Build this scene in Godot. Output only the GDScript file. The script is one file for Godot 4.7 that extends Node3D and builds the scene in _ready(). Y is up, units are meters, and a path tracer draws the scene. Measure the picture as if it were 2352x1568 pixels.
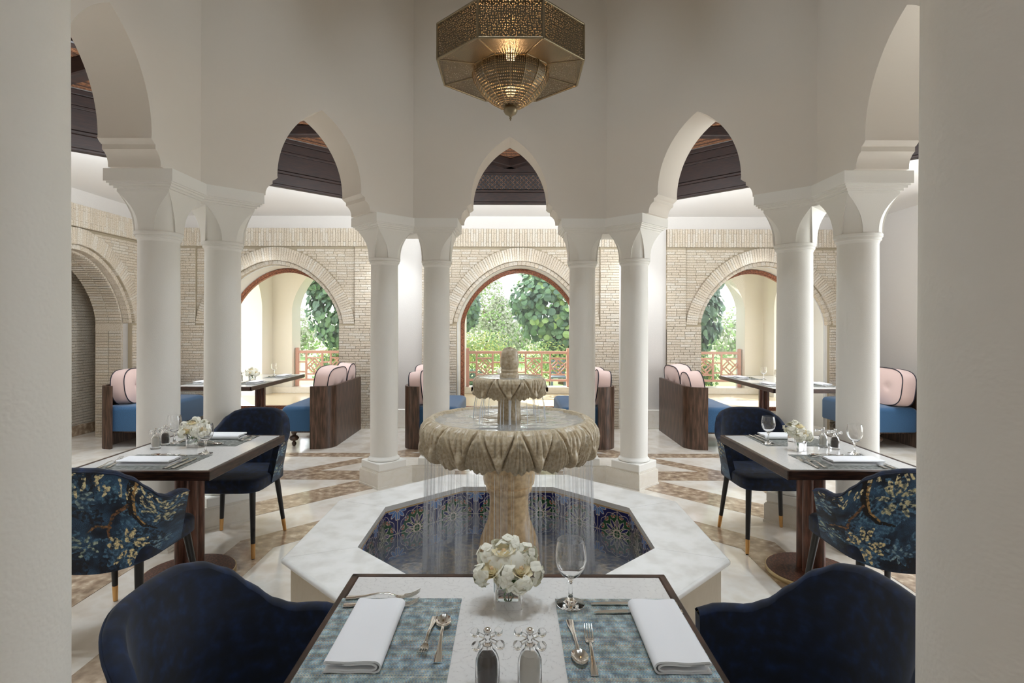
extends Node3D
# A fountain court: an octagonal rotunda of paired columns, dining tables and booths round it, a loggia and garden behind.
# World: origin on the floor under the fountain, y up, metres; the camera looks towards -z.

const TABLE_Y := 0.76
const A_COL := 2.4266      # distance of the column axes from the centre
const L_COL := 0.7261      # column axis from the middle of its side
const A_WALL := 2.255      # inner face of the drum
const A_OUT := 2.598       # outer face of the drum
const SOFFIT := 3.12
const T8 := 0.41421356
var used := {}
var M := {}
var rng := RandomNumberGenerator.new()

class MB:
	var v := PackedVector3Array()
	var n := PackedVector3Array()
	var uv := PackedVector2Array()
	var ix := PackedInt32Array()
	var xf := Transform3D()
	func put(p: Vector3, nn: Vector3, u: Vector2) -> int:
		v.append(xf * p); n.append((xf.basis * nn).normalized()); uv.append(u)
		return v.size() - 1
	func face(a: int, b: int, c: int) -> void:      # counter-clockwise seen from outside
		ix.append(a); ix.append(c); ix.append(b)
	func tri(a: Vector3, b: Vector3, c: Vector3) -> void:
		var nn := (b - a).cross(c - a).normalized()
		face(put(a, nn, Vector2(0, 0)), put(b, nn, Vector2(1, 0)), put(c, nn, Vector2(1, 1)))
	func quad(a: Vector3, b: Vector3, c: Vector3, d: Vector3, r := Rect2(0, 0, 1, 1)) -> void:
		var nn := (c - a).cross(d - b).normalized()
		var i := put(a, nn, Vector2(r.position.x, r.end.y))
		put(b, nn, Vector2(r.end.x, r.end.y)); put(c, nn, Vector2(r.end.x, r.position.y)); put(d, nn, Vector2(r.position.x, r.position.y))
		face(i, i + 1, i + 2); face(i, i + 2, i + 3)
	func grid(rows: Array, closed := false, flip := false, ur := Vector2(0, 1), vr := Vector2(0, 1)) -> void:
		var nv := rows.size()
		var nu: int = rows[0].size()
		var acc := []
		for i in nv:
			var line := PackedVector3Array(); line.resize(nu); acc.append(line)
		var cols := nu if closed else nu - 1
		var s := -1.0 if flip else 1.0
		for i in nv - 1:
			for j in cols:
				var k := (j + 1) % nu
				var a: Vector3 = rows[i][j]; var b: Vector3 = rows[i + 1][j]; var c: Vector3 = rows[i + 1][k]; var d: Vector3 = rows[i][k]
				var f := (c - a).cross(d - b) * s
				acc[i][j] += f; acc[i + 1][j] += f; acc[i + 1][k] += f; acc[i][k] += f
		var st := v.size()
		var w := cols + 1
		for i in nv:
			for j in w:
				var k := j % nu
				put(rows[i][k], acc[i][k], Vector2(lerpf(ur.x, ur.y, float(j) / cols), lerpf(vr.x, vr.y, float(i) / (nv - 1))))
		for i in nv - 1:
			for j in cols:
				var a := st + i * w + j; var b := a + w; var c := b + 1; var d := a + 1
				if flip:
					face(a, d, c); face(a, c, b)
				else:
					face(a, b, c); face(a, c, d)
	func box(c: Vector3, s: Vector3, bev := 0.0) -> void:
		var h := s * 0.5
		var b := minf(bev, minf(h.x, minf(h.y, h.z)) * 0.9)
		for ax in 3:
			for sg: float in [-1.0, 1.0]:
				var u := (ax + 1) % 3; var w := (ax + 2) % 3
				var p := []
				for q in [[-1, -1], [1, -1], [1, 1], [-1, 1]]:
					var t := Vector3(); t[ax] = h[ax] * sg; t[u] = (h[u] - b) * q[0]; t[w] = (h[w] - b) * q[1]
					p.append(c + t)
				if sg > 0: quad(p[0], p[1], p[2], p[3])
				else: quad(p[0], p[3], p[2], p[1])
		if b <= 0.0: return
		for ax in 3:
			var u := (ax + 1) % 3; var w := (ax + 2) % 3
			for su in [-1.0, 1.0]:
				for sw in [-1.0, 1.0]:
					var p := []
					for q in [[-1, 0], [1, 0], [1, 1], [-1, 1]]:
						var t := Vector3(); t[ax] = (h[ax] - b) * q[0]
						t[u] = (h[u] if q[1] == 0 else h[u] - b) * su
						t[w] = (h[w] - b if q[1] == 0 else h[w]) * sw
						p.append(c + t)
					if su * sw > 0: quad(p[0], p[1], p[2], p[3])
					else: quad(p[0], p[3], p[2], p[1])
		for sx in [-1.0, 1.0]:
			for sy in [-1.0, 1.0]:
				for sz in [-1.0, 1.0]:
					var a := c + Vector3(h.x * sx, (h.y - b) * sy, (h.z - b) * sz)
					var d := c + Vector3((h.x - b) * sx, h.y * sy, (h.z - b) * sz)
					var e := c + Vector3((h.x - b) * sx, (h.y - b) * sy, h.z * sz)
					if sx * sy * sz > 0: tri(a, d, e)
					else: tri(a, e, d)
	func lathe(prof: Array, seg := 32, crease := 32.0) -> void:      # profile (r, y) upwards along the outside
		var parts := []
		var cur := [prof[0]]
		for i in range(1, prof.size()):
			cur.append(prof[i])
			if i < prof.size() - 1:
				var a: Vector2 = prof[i] - prof[i - 1]; var b: Vector2 = prof[i + 1] - prof[i]
				if absf(rad_to_deg(a.angle_to(b))) > crease:
					parts.append(cur); cur = [prof[i]]
		parts.append(cur)
		for p in parts:
			var rows := []
			for q in p:
				var line := PackedVector3Array()
				for j in seg:
					var t := TAU * j / seg
					line.append(Vector3(q.x * cos(t), q.y, q.x * sin(t)))
				rows.append(line)
			grid(rows, true)
	func tube(path: Array, rad, seg := 10, caps := true, closed := false, up := Vector3.UP) -> void:
		var rows := []
		var m := path.size()
		var nrm := Vector3()
		for i in m:
			var a: Vector3 = path[(i - 1 + m) % m] if closed or i > 0 else path[0]
			var b: Vector3 = path[(i + 1) % m] if closed or i < m - 1 else path[m - 1]
			var t := (b - a).normalized()
			if i == 0:
				nrm = up - t * up.dot(t)
				if nrm.length() < 0.05: nrm = Vector3.RIGHT - t * t.x
			nrm = (nrm - t * nrm.dot(t)).normalized()
			var bn := t.cross(nrm)
			var r: float = rad[i] if rad is Array else rad
			var line := PackedVector3Array()
			for j in seg:
				var q := TAU * j / seg
				line.append(path[i] + (nrm * cos(q) + bn * sin(q)) * r)
			rows.append(line)
		if closed: rows.append(rows[0])
		grid(rows, true, true)
		if caps and not closed:
			fan(rows[0], true); fan(rows[m - 1], false)
	func fan(ring: PackedVector3Array, flip: bool) -> void:
		var c := Vector3()
		for p in ring: c += p
		c /= ring.size()
		for j in ring.size():
			var a := ring[j]; var b := ring[(j + 1) % ring.size()]
			if flip: tri(c, b, a)
			else: tri(c, a, b)
	func prism(poly: PackedVector2Array, z0: float, z1: float, crease := 30.0, k := 1.0, caps := true) -> void:   # polygon in xy, counter-clockwise; k scales x at z0
		if Geometry2D.is_polygon_clockwise(poly): poly.reverse()
		var m := poly.size()
		if caps:
			var t := Geometry2D.triangulate_polygon(poly)
			for i in range(0, t.size(), 3):
				var a := poly[t[i]]; var b := poly[t[i + 1]]; var c := poly[t[i + 2]]
				if (b - a).cross(c - a) < 0:
					var q := b; b = c; c = q
				var f := put(Vector3(a.x, a.y, z1), Vector3(0, 0, 1), a); put(Vector3(b.x, b.y, z1), Vector3(0, 0, 1), b); put(Vector3(c.x, c.y, z1), Vector3(0, 0, 1), c)
				face(f, f + 1, f + 2)
				f = put(Vector3(a.x * k, a.y, z0), Vector3(0, 0, -1), a); put(Vector3(b.x * k, b.y, z0), Vector3(0, 0, -1), b); put(Vector3(c.x * k, c.y, z0), Vector3(0, 0, -1), c)
				face(f, f + 2, f + 1)
		for i in m:
			var p := poly[i]; var q := poly[(i + 1) % m]
			var e := q - p
			if e.length() < 1e-6: continue
			var nn := Vector2(e.y, -e.x).normalized()
			var np := nn; var nq := nn
			var e0 := p - poly[(i - 1 + m) % m]; var e1 := poly[(i + 2) % m] - q
			if e0.length() > 1e-6 and absf(rad_to_deg(e0.angle_to(e))) < crease: np = (nn + Vector2(e0.y, -e0.x).normalized()).normalized()
			if e1.length() > 1e-6 and absf(rad_to_deg(e.angle_to(e1))) < crease: nq = (nn + Vector2(e1.y, -e1.x).normalized()).normalized()
			var f := put(Vector3(p.x * k, p.y, z0), Vector3(np.x, np.y, 0), Vector2(0, 0))
			put(Vector3(q.x * k, q.y, z0), Vector3(nq.x, nq.y, 0), Vector2(e.length(), 0)); put(Vector3(q.x, q.y, z1), Vector3(nq.x, nq.y, 0), Vector2(e.length(), 1)); put(Vector3(p.x, p.y, z1), Vector3(np.x, np.y, 0), Vector2(0, 1))
			face(f, f + 1, f + 2); face(f, f + 2, f + 3)
	func mesh() -> ArrayMesh:
		var a := []
		a.resize(Mesh.ARRAY_MAX)
		a[Mesh.ARRAY_VERTEX] = v; a[Mesh.ARRAY_NORMAL] = n; a[Mesh.ARRAY_TEX_UV] = uv; a[Mesh.ARRAY_INDEX] = ix
		var m := ArrayMesh.new()
		m.add_surface_from_arrays(Mesh.PRIMITIVE_TRIANGLES, a)
		return m

func numbered(called: String) -> String:
	var k: int = used.get(called, 0)
	used[called] = k + 1
	return called if k == 0 else "%s_%03d" % [called, k]

func part(called: String, m, material: Material, parent: Node3D, at := Vector3.ZERO) -> MeshInstance3D:
	var o := MeshInstance3D.new()
	o.name = numbered(called) if parent == self else called
	o.mesh = m.mesh() if m is MB else m
	o.material_override = material
	o.position = at
	parent.add_child(o, true)
	return o

func tag(o: Node3D, label: String, category := "", group := "") -> Node3D:
	o.set_meta("label", label)
	if category: o.set_meta("category", category)
	if group: o.set_meta("group", group)
	return o

func thing(called: String, label: String, category: String, at := Vector3.ZERO, turn := 0.0, group := "") -> Node3D:
	var o := Node3D.new()
	o.name = numbered(called)
	add_child(o)
	o.position = at
	o.rotation.y = turn
	return tag(o, label, category, group)

func structure(called: String, m = null, material: Material = null) -> Node3D:
	var o: Node3D
	if m == null:
		o = Node3D.new(); o.name = numbered(called); add_child(o)
	else:
		o = part(called, m, material, self)
	o.set_meta("kind", "structure")
	return o

func stuff(o: Node3D) -> Node3D:
	o.set_meta("kind", "stuff")
	return o

func dup(root: Node3D, at: Vector3, turn: float, label: String, called := "") -> Node3D:
	var r: Node3D = root.duplicate()
	var nm := String(root.name)
	r.name = numbered(called if called else (nm.left(-4) if nm.length() > 4 and nm[-4] == "_" else nm))
	add_child(r)
	r.position = at
	r.rotation.y = turn
	r.set_meta("label", label)
	return r

func ring8(k: int, out: float, along: float, y := 0.0) -> Vector3:      # side k (0 = back, going right), distance from centre, along the side (right positive seen from the centre)
	var t := k * PI / 4
	return Vector3(sin(t) * out + cos(t) * along, y, -cos(t) * out + sin(t) * along)

func arch(hw: float, spring: float, apex: float, n := 20) -> PackedVector2Array:   # from the right foot over the apex to the left foot
	var a := PackedVector2Array()
	for i in range(-n, n + 1):
		var t := 1.0 - absf(float(i) / n)
		var x := sin((1.0 - t) * PI / 2)
		a.append(Vector2(-signf(i) * hw * x, spring + (apex - spring) * pow(maxf(0.0, 1.0 - pow(x, 1.9)), 0.62)))
	return a

func _ready() -> void:
	# camera: level, lens shifted slightly down, a hair of roll
	var cam := Camera3D.new()
	cam.name = "camera"
	add_child(cam)
	cam.position = Vector3(0.026, 1.53, 3.176)
	cam.rotation.z = 0.003
	var near := 0.05
	cam.set_frustum(2.0 * near * 784.0 / 1290.0, Vector2(0, -near * 39.4 / 1290.0), near, 200.0)
	cam.current = true
	# sky, sun, unseen room lights
	var we := WorldEnvironment.new()
	we.name = "world_environment"
	var env := Environment.new()
	var sky_m := ProceduralSkyMaterial.new()
	sky_m.sky_top_color = hexc("e6edf5"); sky_m.sky_horizon_color = hexc("f6f9fc"); sky_m.sky_curve = 0.3
	sky_m.ground_bottom_color = hexc("a8a48f"); sky_m.ground_horizon_color = hexc("e9e6d8")
	sky_m.sun_angle_max = 1.0
	var sky := Sky.new(); sky.sky_material = sky_m
	env.background_mode = Environment.BG_SKY; env.sky = sky
	env.background_energy_multiplier = 3.2
	env.ambient_light_source = Environment.AMBIENT_SOURCE_DISABLED
	env.tonemap_mode = Environment.TONE_MAPPER_LINEAR
	env.tonemap_exposure = 1.2
	env.sdfgi_enabled = true; env.ssao_enabled = true; env.ssil_enabled = true
	we.environment = env
	add_child(we)
	var sun := DirectionalLight3D.new()
	sun.name = "sun"
	add_child(sun)
	sun.look_at_from_position(Vector3(-6, 7.2, -9), Vector3.ZERO)
	sun.light_energy = 4.0; sun.light_color = hexc("fffaf2"); sun.light_angular_distance = 1.2; sun.shadow_enabled = true
	make_materials()
	unseen_lights()
	build_floor()
	build_room()
	build_ceiling()
	build_drum()
	build_columns()
	build_portals()
	build_loggia()
	build_garden()
	build_fountain()
	build_lantern()
	build_booths()
	build_dining()

func area(called: String, at: Vector3, to: Vector3, w: float, h: float, energy: float, col := Color.WHITE) -> void:
	var a := AreaLight3D.new()
	a.name = called
	add_child(a)
	a.look_at_from_position(at, to, Vector3.UP if absf((to - at).normalized().y) < 0.9 else Vector3.FORWARD)
	a.area_size = Vector2(w, h)
	a.light_energy = energy; a.light_color = col; a.shadow_enabled = true

func spot(called: String, at: Vector3, to: Vector3, angle: float, energy: float, col: Color) -> void:
	var l := SpotLight3D.new()
	l.name = called
	add_child(l)
	l.look_at_from_position(at, to, Vector3.FORWARD)
	l.spot_angle = angle; l.spot_angle_attenuation = 0.7; l.light_energy = energy; l.light_size = 0.1; l.light_color = col
	l.spot_range = 14.0; l.spot_attenuation = 2.0; l.shadow_enabled = true

func unseen_lights() -> void:
	# unseen narrow spots lighting the court from above, unseen side light from the right
	for k in 8:
		var t := (k + 0.5) * PI / 4
		spot("downlight", Vector3(sin(t) * 1.5, 6.9, -cos(t) * 1.5), Vector3(sin(t) * 1.45, 0, -cos(t) * 1.45), 21.0, 4.6, hexc("e9f5ff"))
	area("side_window_light", Vector3(5.1, 1.7, -0.75), Vector3(0, 1.0, -0.75), 3.0, 2.2, 4.5, hexc("e9f5ff"))  # out of view, placed to light the court from the right
	# unseen spots under soffit and coffer, placed to light the ambulatory
	for q in [[-3.6, -4.62], [-1.75, -4.62], [0.0, -4.62], [1.75, -4.62], [3.6, -4.62], [-4.55, -3.0], [4.7, -3.0], [-4.5, -1.0]]:
		spot("soffit_downlight", Vector3(q[0], 3.1, q[1]), Vector3(q[0], 0, q[1] + 0.25), 48.0, 2.6, hexc("ecf6ff"))
	for q in [[-3.3, 1.2], [3.3, 1.2], [-3.3, -1.6], [3.3, -1.6]]:
		spot("coffer_downlight", Vector3(q[0], 3.6, q[1]), Vector3(q[0], 0, q[1]), 45.0, 2.6, hexc("ecf6ff"))
	area("niche_lamp", Vector3(-5.74, 3.2, -3.45), Vector3(-5.85, 0, -3.45), 2.4, 0.12, 0.9, hexc("ffcf8a"))
	# unseen strip lights placed behind the drum, over the abaci, washing the soffit and the brick walls
	for k in 8:
		var t := (k + 0.5) * PI / 4
		var d := Vector3(sin(t), 0, -cos(t))
		area("cove_light", d * 2.92 + Vector3(0, 2.62, 0), d * 4.4 + Vector3(0, 3.3, 0), 1.2, 0.1, 5.4, hexc("eef7ff"))

func noise(freq: float, oct := 4, kind := FastNoiseLite.TYPE_SIMPLEX_SMOOTH, seed_ := 1, fractal := FastNoiseLite.FRACTAL_FBM) -> FastNoiseLite:
	var f := FastNoiseLite.new()
	f.noise_type = kind; f.frequency = freq; f.fractal_octaves = oct; f.seed = seed_; f.fractal_type = fractal
	return f

func ntex(f: FastNoiseLite, cols: Array, offs: Array, size := 512, normal := false) -> NoiseTexture2D:
	var t := NoiseTexture2D.new()
	t.width = size; t.height = size; t.seamless = true; t.noise = f
	if normal:
		t.as_normal_map = true; t.bump_strength = 4.0
	else:
		var g := Gradient.new()
		g.colors = PackedColorArray(cols); g.offsets = PackedFloat32Array(offs)
		t.color_ramp = g
	return t

func mat(called: String, c: Color, rough := 0.6, metal := 0.0) -> StandardMaterial3D:
	var m := StandardMaterial3D.new()
	m.resource_name = called
	m.albedo_color = c; m.roughness = rough; m.metallic = metal
	M[called] = m
	return m

func tri_tex(m: StandardMaterial3D, t: Texture2D, scale: Vector3, world := false) -> StandardMaterial3D:
	m.albedo_texture = t
	m.uv1_triplanar = true; m.uv1_world_triplanar = world; m.uv1_scale = scale
	return m

func bump(m: StandardMaterial3D, t: Texture2D, cm: float) -> void:
	m.heightmap_enabled = true; m.heightmap_texture = t; m.heightmap_scale = cm

func hexc(s: String) -> Color: return Color.html(s)

func make_materials() -> void:
	var grey_noise := ntex(noise(0.02, 5), [Color.BLACK, Color.WHITE], [0.2, 0.8], 512)
	var fine_noise := ntex(noise(0.12, 3, FastNoiseLite.TYPE_SIMPLEX, 5), [Color.BLACK, Color.WHITE], [0.2, 0.8], 256)
	var m := mat("plaster", hexc("cfc9c2"), 0.85)
	bump(m, fine_noise, 0.05); m.uv1_triplanar = true; m.uv1_scale = Vector3(2, 2, 2)
	m = mat("drum_plaster", hexc("e6ded3"), 0.85)
	m = mat("column_white", hexc("f2efe8"), 0.55)
	bump(m, fine_noise, 0.03); m.uv1_triplanar = true; m.uv1_scale = Vector3(3, 3, 3)
	mat("ceiling_white", hexc("ece8e3"), 0.85)
	mat("cream_plaster", hexc("e4e1d9"), 0.85)
	# cream polished stone: soft clouds with thin tan veins
	var cream := ntex(noise(0.006, 5, FastNoiseLite.TYPE_SIMPLEX_SMOOTH, 11), [hexc("ded3c3"), hexc("e8dfd2"), hexc("efe9df"), hexc("e5dccd")], [0.2, 0.45, 0.65, 0.9], 1024)
	m = mat("floor_cream", Color.WHITE, 0.09); tri_tex(m, cream, Vector3(0.45, 0.45, 0.45), true)
	m.metallic_specular = 0.65
	var brown := ntex(noise(0.012, 6, FastNoiseLite.TYPE_SIMPLEX_SMOOTH, 7), [hexc("7d6c5c"), hexc("998774"), hexc("aa9a86"), hexc("c6b8a4")], [0.1, 0.45, 0.68, 0.86], 1024)
	m = mat("floor_brown", Color(1.12, 1.1, 1.08), 0.1); tri_tex(m, brown, Vector3(0.8, 0.8, 0.8), true)
	m.metallic_specular = 0.65
	var veins := ntex(noise(0.008, 5, FastNoiseLite.TYPE_SIMPLEX, 23, FastNoiseLite.FRACTAL_RIDGED), [hexc("ece6dc"), hexc("e9e2d6"), hexc("e4dccd"), hexc("d0c4b0")], [0.0, 0.6, 0.9, 0.985], 1024)
	var rimtex := ntex(noise(0.007, 5, FastNoiseLite.TYPE_SIMPLEX, 29), [hexc("dcd9d3"), hexc("e6e4df"), hexc("eceae6"), hexc("efedea")], [0.1, 0.4, 0.6, 0.9], 1024)
	m = mat("stone_cream", Color.WHITE, 0.32); tri_tex(m, veins, Vector3(0.9, 0.9, 0.9), true)
	m = mat("rim_white", Color.WHITE, 0.3); tri_tex(m, rimtex, Vector3(0.7, 0.7, 0.7), true)
	m = mat("riser_stone", hexc("dcd3c4"), 0.45); tri_tex(m, veins, Vector3(1.3, 0.5, 1.3), true)
	m = mat("onyx_strip", hexc("d9b77f"), 0.35); tri_tex(m, cream, Vector3(2, 2, 2), true)
	var marble := ntex(noise(0.011, 5, FastNoiseLite.TYPE_SIMPLEX, 31, FastNoiseLite.FRACTAL_RIDGED), [hexc("e9e7e4"), hexc("e4e2df"), hexc("d5d2cf"), hexc("a9a6a4")], [0.0, 0.72, 0.86, 0.97], 1024)
	m = mat("table_marble", Color.WHITE, 0.12); tri_tex(m, marble, Vector3(2.2, 2.2, 2.2))
	var grain := ntex(noise(0.02, 5, FastNoiseLite.TYPE_SIMPLEX, 3), [hexc("33281f"), hexc("44362c"), hexc("524137"), hexc("624f43")], [0.2, 0.45, 0.62, 0.85], 512)
	m = mat("walnut", Color.WHITE, 0.38); tri_tex(m, grain, Vector3(3.0, 0.3, 3.0)); m.albedo_color = Color(1.12, 1.05, 1.0)
	m = mat("walnut_edge", hexc("c9a896"), 0.35); tri_tex(m, grain, Vector3(0.6, 6, 0.6))
	m = mat("walnut_pale", hexc("fff0e0"), 0.45); tri_tex(m, grain, Vector3(5, 0.3, 5)); m.albedo_color = Color(1.35, 1.2, 1.05)
	m = mat("post_wood", Color(1.3, 1.05, 0.98), 0.4); tri_tex(m, grain, Vector3(5, 0.4, 5))
	m = mat("ceiling_wood", Color(0.5, 0.38, 0.32), 0.55); tri_tex(m, grain, Vector3(0.7, 5, 0.7))
	m = mat("ceiling_lath", Color(1.35, 1.1, 0.85), 0.7); tri_tex(m, grain, Vector3(3, 3, 3))
	m = mat("ceiling_lath_dark", Color(0.9, 0.72, 0.56), 0.7); tri_tex(m, grain, Vector3(3, 3, 3))
	m = mat("lattice_dark", hexc("1d1c1e"), 0.7)
	m = mat("frame_wood", hexc("9a6146"), 0.45); tri_tex(m, grain, Vector3(4, 4, 4)); m.albedo_color = Color(1.9, 1.5, 1.3)
	var brick_t := ntex(noise(0.03, 5, FastNoiseLite.TYPE_SIMPLEX, 17), [hexc("b5a68f"), hexc("c6bba9"), hexc("cfc6b9"), hexc("d6cec3")], [0.1, 0.4, 0.6, 0.9], 512)
	var tint := [Color(1, 1, 1), Color(0.98, 0.965, 0.945), Color(0.99, 0.97, 0.945), Color(0.955, 0.935, 0.91)]
	for i in 4:
		m = mat("brick%d" % i, tint[i], 0.9); tri_tex(m, brick_t, Vector3(3, 3, 3), true); bump(m, brick_t, 0.25)
	mat("mortar", hexc("a5977f"), 0.95)
	# upholstery
	var nap := ntex(noise(0.015, 4, FastNoiseLite.TYPE_SIMPLEX_SMOOTH, 41), [hexc("08111f"), hexc("0b1b35"), hexc("112c54")], [0.2, 0.55, 0.9], 512)
	m = mat("velvet", Color.WHITE, 0.8); tri_tex(m, nap, Vector3(2.5, 2.5, 2.5)); m.rim_enabled = true; m.rim = 0.22; m.rim_tint = 1.0
	var denim := ntex(noise(0.09, 4, FastNoiseLite.TYPE_SIMPLEX, 43), [hexc("1d3f5f"), hexc("28557e"), hexc("44749c")], [0.25, 0.5, 0.8], 512)
	m = mat("bench_blue", Color.WHITE, 0.85); tri_tex(m, denim, Vector3(3, 3, 3)); m.rim_enabled = true; m.rim = 0.7; m.rim_tint = 0.6
	var pinkn := ntex(noise(0.2, 2, FastNoiseLite.TYPE_SIMPLEX, 47), [hexc("d9b9b0"), hexc("e9cfc7")], [0.3, 0.7], 256)
	m = mat("pink_cloth", Color.WHITE, 0.85); tri_tex(m, pinkn, Vector3(4, 4, 4)); m.rim_enabled = true; m.rim = 0.3
	mat("piping", hexc("24202c"), 0.7)
	mat("black_leg", hexc("1b1a1b"), 0.35)
	mat("brass", hexc("d9a86a"), 0.3, 0.85)
	mat("brass_edge", hexc("d8c49a"), 0.3, 0.9)
	mat("steel", hexc("e6e4e0"), 0.13, 1.0)
	mat("linen", hexc("f4f4f6"), 0.9)
	m = mat("glass", Color(1, 1, 1, 0.0), 0.0); m.refraction_enabled = true; m.refraction_scale = 0.05
	m = mat("pane", Color(1, 1, 1, 0.03), 0.02); m.metallic_specular = 0.22; m.transparency = BaseMaterial3D.TRANSPARENCY_ALPHA
	m = mat("vase_water", Color(0.97, 1, 0.99, 0.0), 0.0); m.refraction_enabled = true; m.refraction_scale = 0.033
	var peppern := ntex(noise(0.15, 2, FastNoiseLite.TYPE_CELLULAR, 3), [hexc("1a1412"), hexc("4a3c34"), hexc("2a221e")], [0.1, 0.5, 0.9], 256)
	m = mat("pepper", Color.WHITE, 0.8); tri_tex(m, peppern, Vector3(12, 12, 12))
	mat("salt", hexc("e9e4d8"), 0.8)
	# fountain stone
	var fst := ntex(noise(0.018, 6, FastNoiseLite.TYPE_SIMPLEX_SMOOTH, 53), [hexc("9c8668"), hexc("b5a284"), hexc("c3b499"), hexc("d2c6b2")], [0.12, 0.4, 0.62, 0.9], 1024)
	m = mat("fountain_stone", Color.WHITE, 0.3); tri_tex(m, fst, Vector3(2.4, 2.4, 2.4)); bump(m, fst, 0.03)
	m = mat("pedestal_stone", Color(1.25, 1.19, 1.1), 0.28); tri_tex(m, fst, Vector3(1.5, 1.5, 1.5))
	var wn := ntex(noise(0.03, 3, FastNoiseLite.TYPE_SIMPLEX, 61), [], [], 512, true)
	m = mat("bowl_water", Color(0.8, 0.82, 0.83, 0.35), 0.04); m.transparency = BaseMaterial3D.TRANSPARENCY_ALPHA; m.metallic_specular = 0.7
	m = mat("basin_water", Color(0.5, 0.52, 0.55, 0.22), 0.08); m.transparency = BaseMaterial3D.TRANSPARENCY_ALPHA
	m.normal_enabled = true; m.normal_texture = wn; m.normal_scale = 0.12; m.uv1_triplanar = true; m.uv1_scale = Vector3(1.2, 1.2, 1.2)
	m = mat("stream", Color(0.95, 0.97, 1.0, 0.1), 0.6); m.transparency = BaseMaterial3D.TRANSPARENCY_ALPHA
	m = mat("stream_thick", Color(0.95, 0.97, 1.0, 0.4), 0.5); m.transparency = BaseMaterial3D.TRANSPARENCY_ALPHA
	var bf := ntex(noise(0.03, 4, FastNoiseLite.TYPE_CELLULAR, 91), [hexc("2a2c44"), hexc("4c4f58"), hexc("8a7a66"), hexc("3a4038")], [0.1, 0.4, 0.7, 0.95], 256)
	m = mat("basin_floor", Color.WHITE, 0.4); tri_tex(m, bf, Vector3(2.5, 2.5, 2.5))
	# outside
	m = mat("rail_pink", hexc("cf9f90"), 0.7)
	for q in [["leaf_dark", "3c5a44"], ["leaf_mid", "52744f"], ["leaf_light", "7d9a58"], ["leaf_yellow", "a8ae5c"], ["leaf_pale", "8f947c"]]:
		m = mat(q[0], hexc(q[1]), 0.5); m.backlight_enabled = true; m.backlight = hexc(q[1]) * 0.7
	mat("bark", hexc("7a6248"), 0.9)
	m = mat("lawn", hexc("6f8a4a"), 0.95)
	mat("paving", hexc("e6d6b8"), 0.25)
	m = mat("petal", hexc("fbf8ea"), 0.7); m.backlight_enabled = true; m.backlight = Color(0.5, 0.5, 0.42)
	m = mat("petal_warm", hexc("f7eccb"), 0.7); m.backlight_enabled = true; m.backlight = Color(0.5, 0.45, 0.3)
	m = mat("petal_heart", hexc("e9c79a"), 0.7)
	m = mat("stem_green", hexc("4f7a2c"), 0.5)
	# lantern metal with punched holes
	m = mat("lantern_brass", hexc("8d8068"), 0.38, 0.95)
	m = mat("lantern_random", hexc("6d6352"), 0.44, 0.9); m.albedo_texture = holes(false); m.transparency = BaseMaterial3D.TRANSPARENCY_ALPHA_SCISSOR; m.alpha_scissor_threshold = 0.5
	m = mat("lantern_grid", hexc("6d6352"), 0.4, 0.9); m.albedo_texture = holes(true); m.transparency = BaseMaterial3D.TRANSPARENCY_ALPHA_SCISSOR; m.alpha_scissor_threshold = 0.5
	m = mat("bulb_glow", hexc("ffe2b0"), 0.5); m.emission_enabled = true; m.emission = hexc("ffd9a0"); m.emission_energy_multiplier = 2.5
	m = mat("tapestry", Color.WHITE, 0.85); m.albedo_texture = tapestry(); m.rim_enabled = true; m.rim = 0.35; m.rim_tint = 0.6
	m = mat("placemat", Color.WHITE, 0.7); m.albedo_texture = weave(false)
	m = mat("placemat_grey", Color.WHITE, 0.7); m.albedo_texture = weave(true)
	m = mat("zellige", Color.WHITE, 0.15); m.albedo_texture = zellige()
	mat("outdoor_grey", hexc("5b6a76"), 0.6)

func holes(square: bool) -> ImageTexture:      # punched sheet: dots on a square grid, or scattered dots in swirling rows
	var s := 256
	var im := Image.create_empty(s, s, false, Image.FORMAT_RGBA8)
	im.fill(Color.WHITE)
	var r := RandomNumberGenerator.new(); r.seed = 5
	var n := 12 if square else 17
	for i in n:
		for j in n:
			var c := Vector2(i + 0.5, j + 0.5) * s / n
			if not square: c += Vector2(r.randf_range(-0.34, 0.34), r.randf_range(-0.34, 0.34)) * s / n
			var q := 5.6 if square else r.randf_range(2.9, 4.0)
			for x in range(int(c.x - q) - 1, int(c.x + q) + 2):
				for y in range(int(c.y - q) - 1, int(c.y + q) + 2):
					if Vector2(x + 0.5, y + 0.5).distance_to(c) < q: im.set_pixel(posmod(x, s), posmod(y, s), Color(1, 1, 1, 0))
	return ImageTexture.create_from_image(im)

func blot(im: Image, c: Vector2, rx: float, ry: float, rot: float, col: Color, f: FastNoiseLite, k := 0.5, soft := 0.0) -> void:
	var r := maxf(rx, ry) * 1.1
	for x in range(maxi(0, int(c.x - r)), mini(im.get_width(), int(c.x + r) + 1)):
		for y in range(maxi(0, int(c.y - r)), mini(im.get_height(), int(c.y + r) + 1)):
			var p := (Vector2(x, y) - c).rotated(-rot)
			var d := Vector2(p.x / rx, p.y / ry).length()
			var nz := f.get_noise_2d(x, y)
			if d < 1.0 + nz * 0.25 and nz > -k - (1.0 - d) * 0.4:
				var o := im.get_pixel(x, y)
				im.set_pixel(x, y, o.lerp(col * (1.0 + nz * 0.45), clampf((1.0 - soft) * (0.75 + nz), 0.0, 1.0)))

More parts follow.
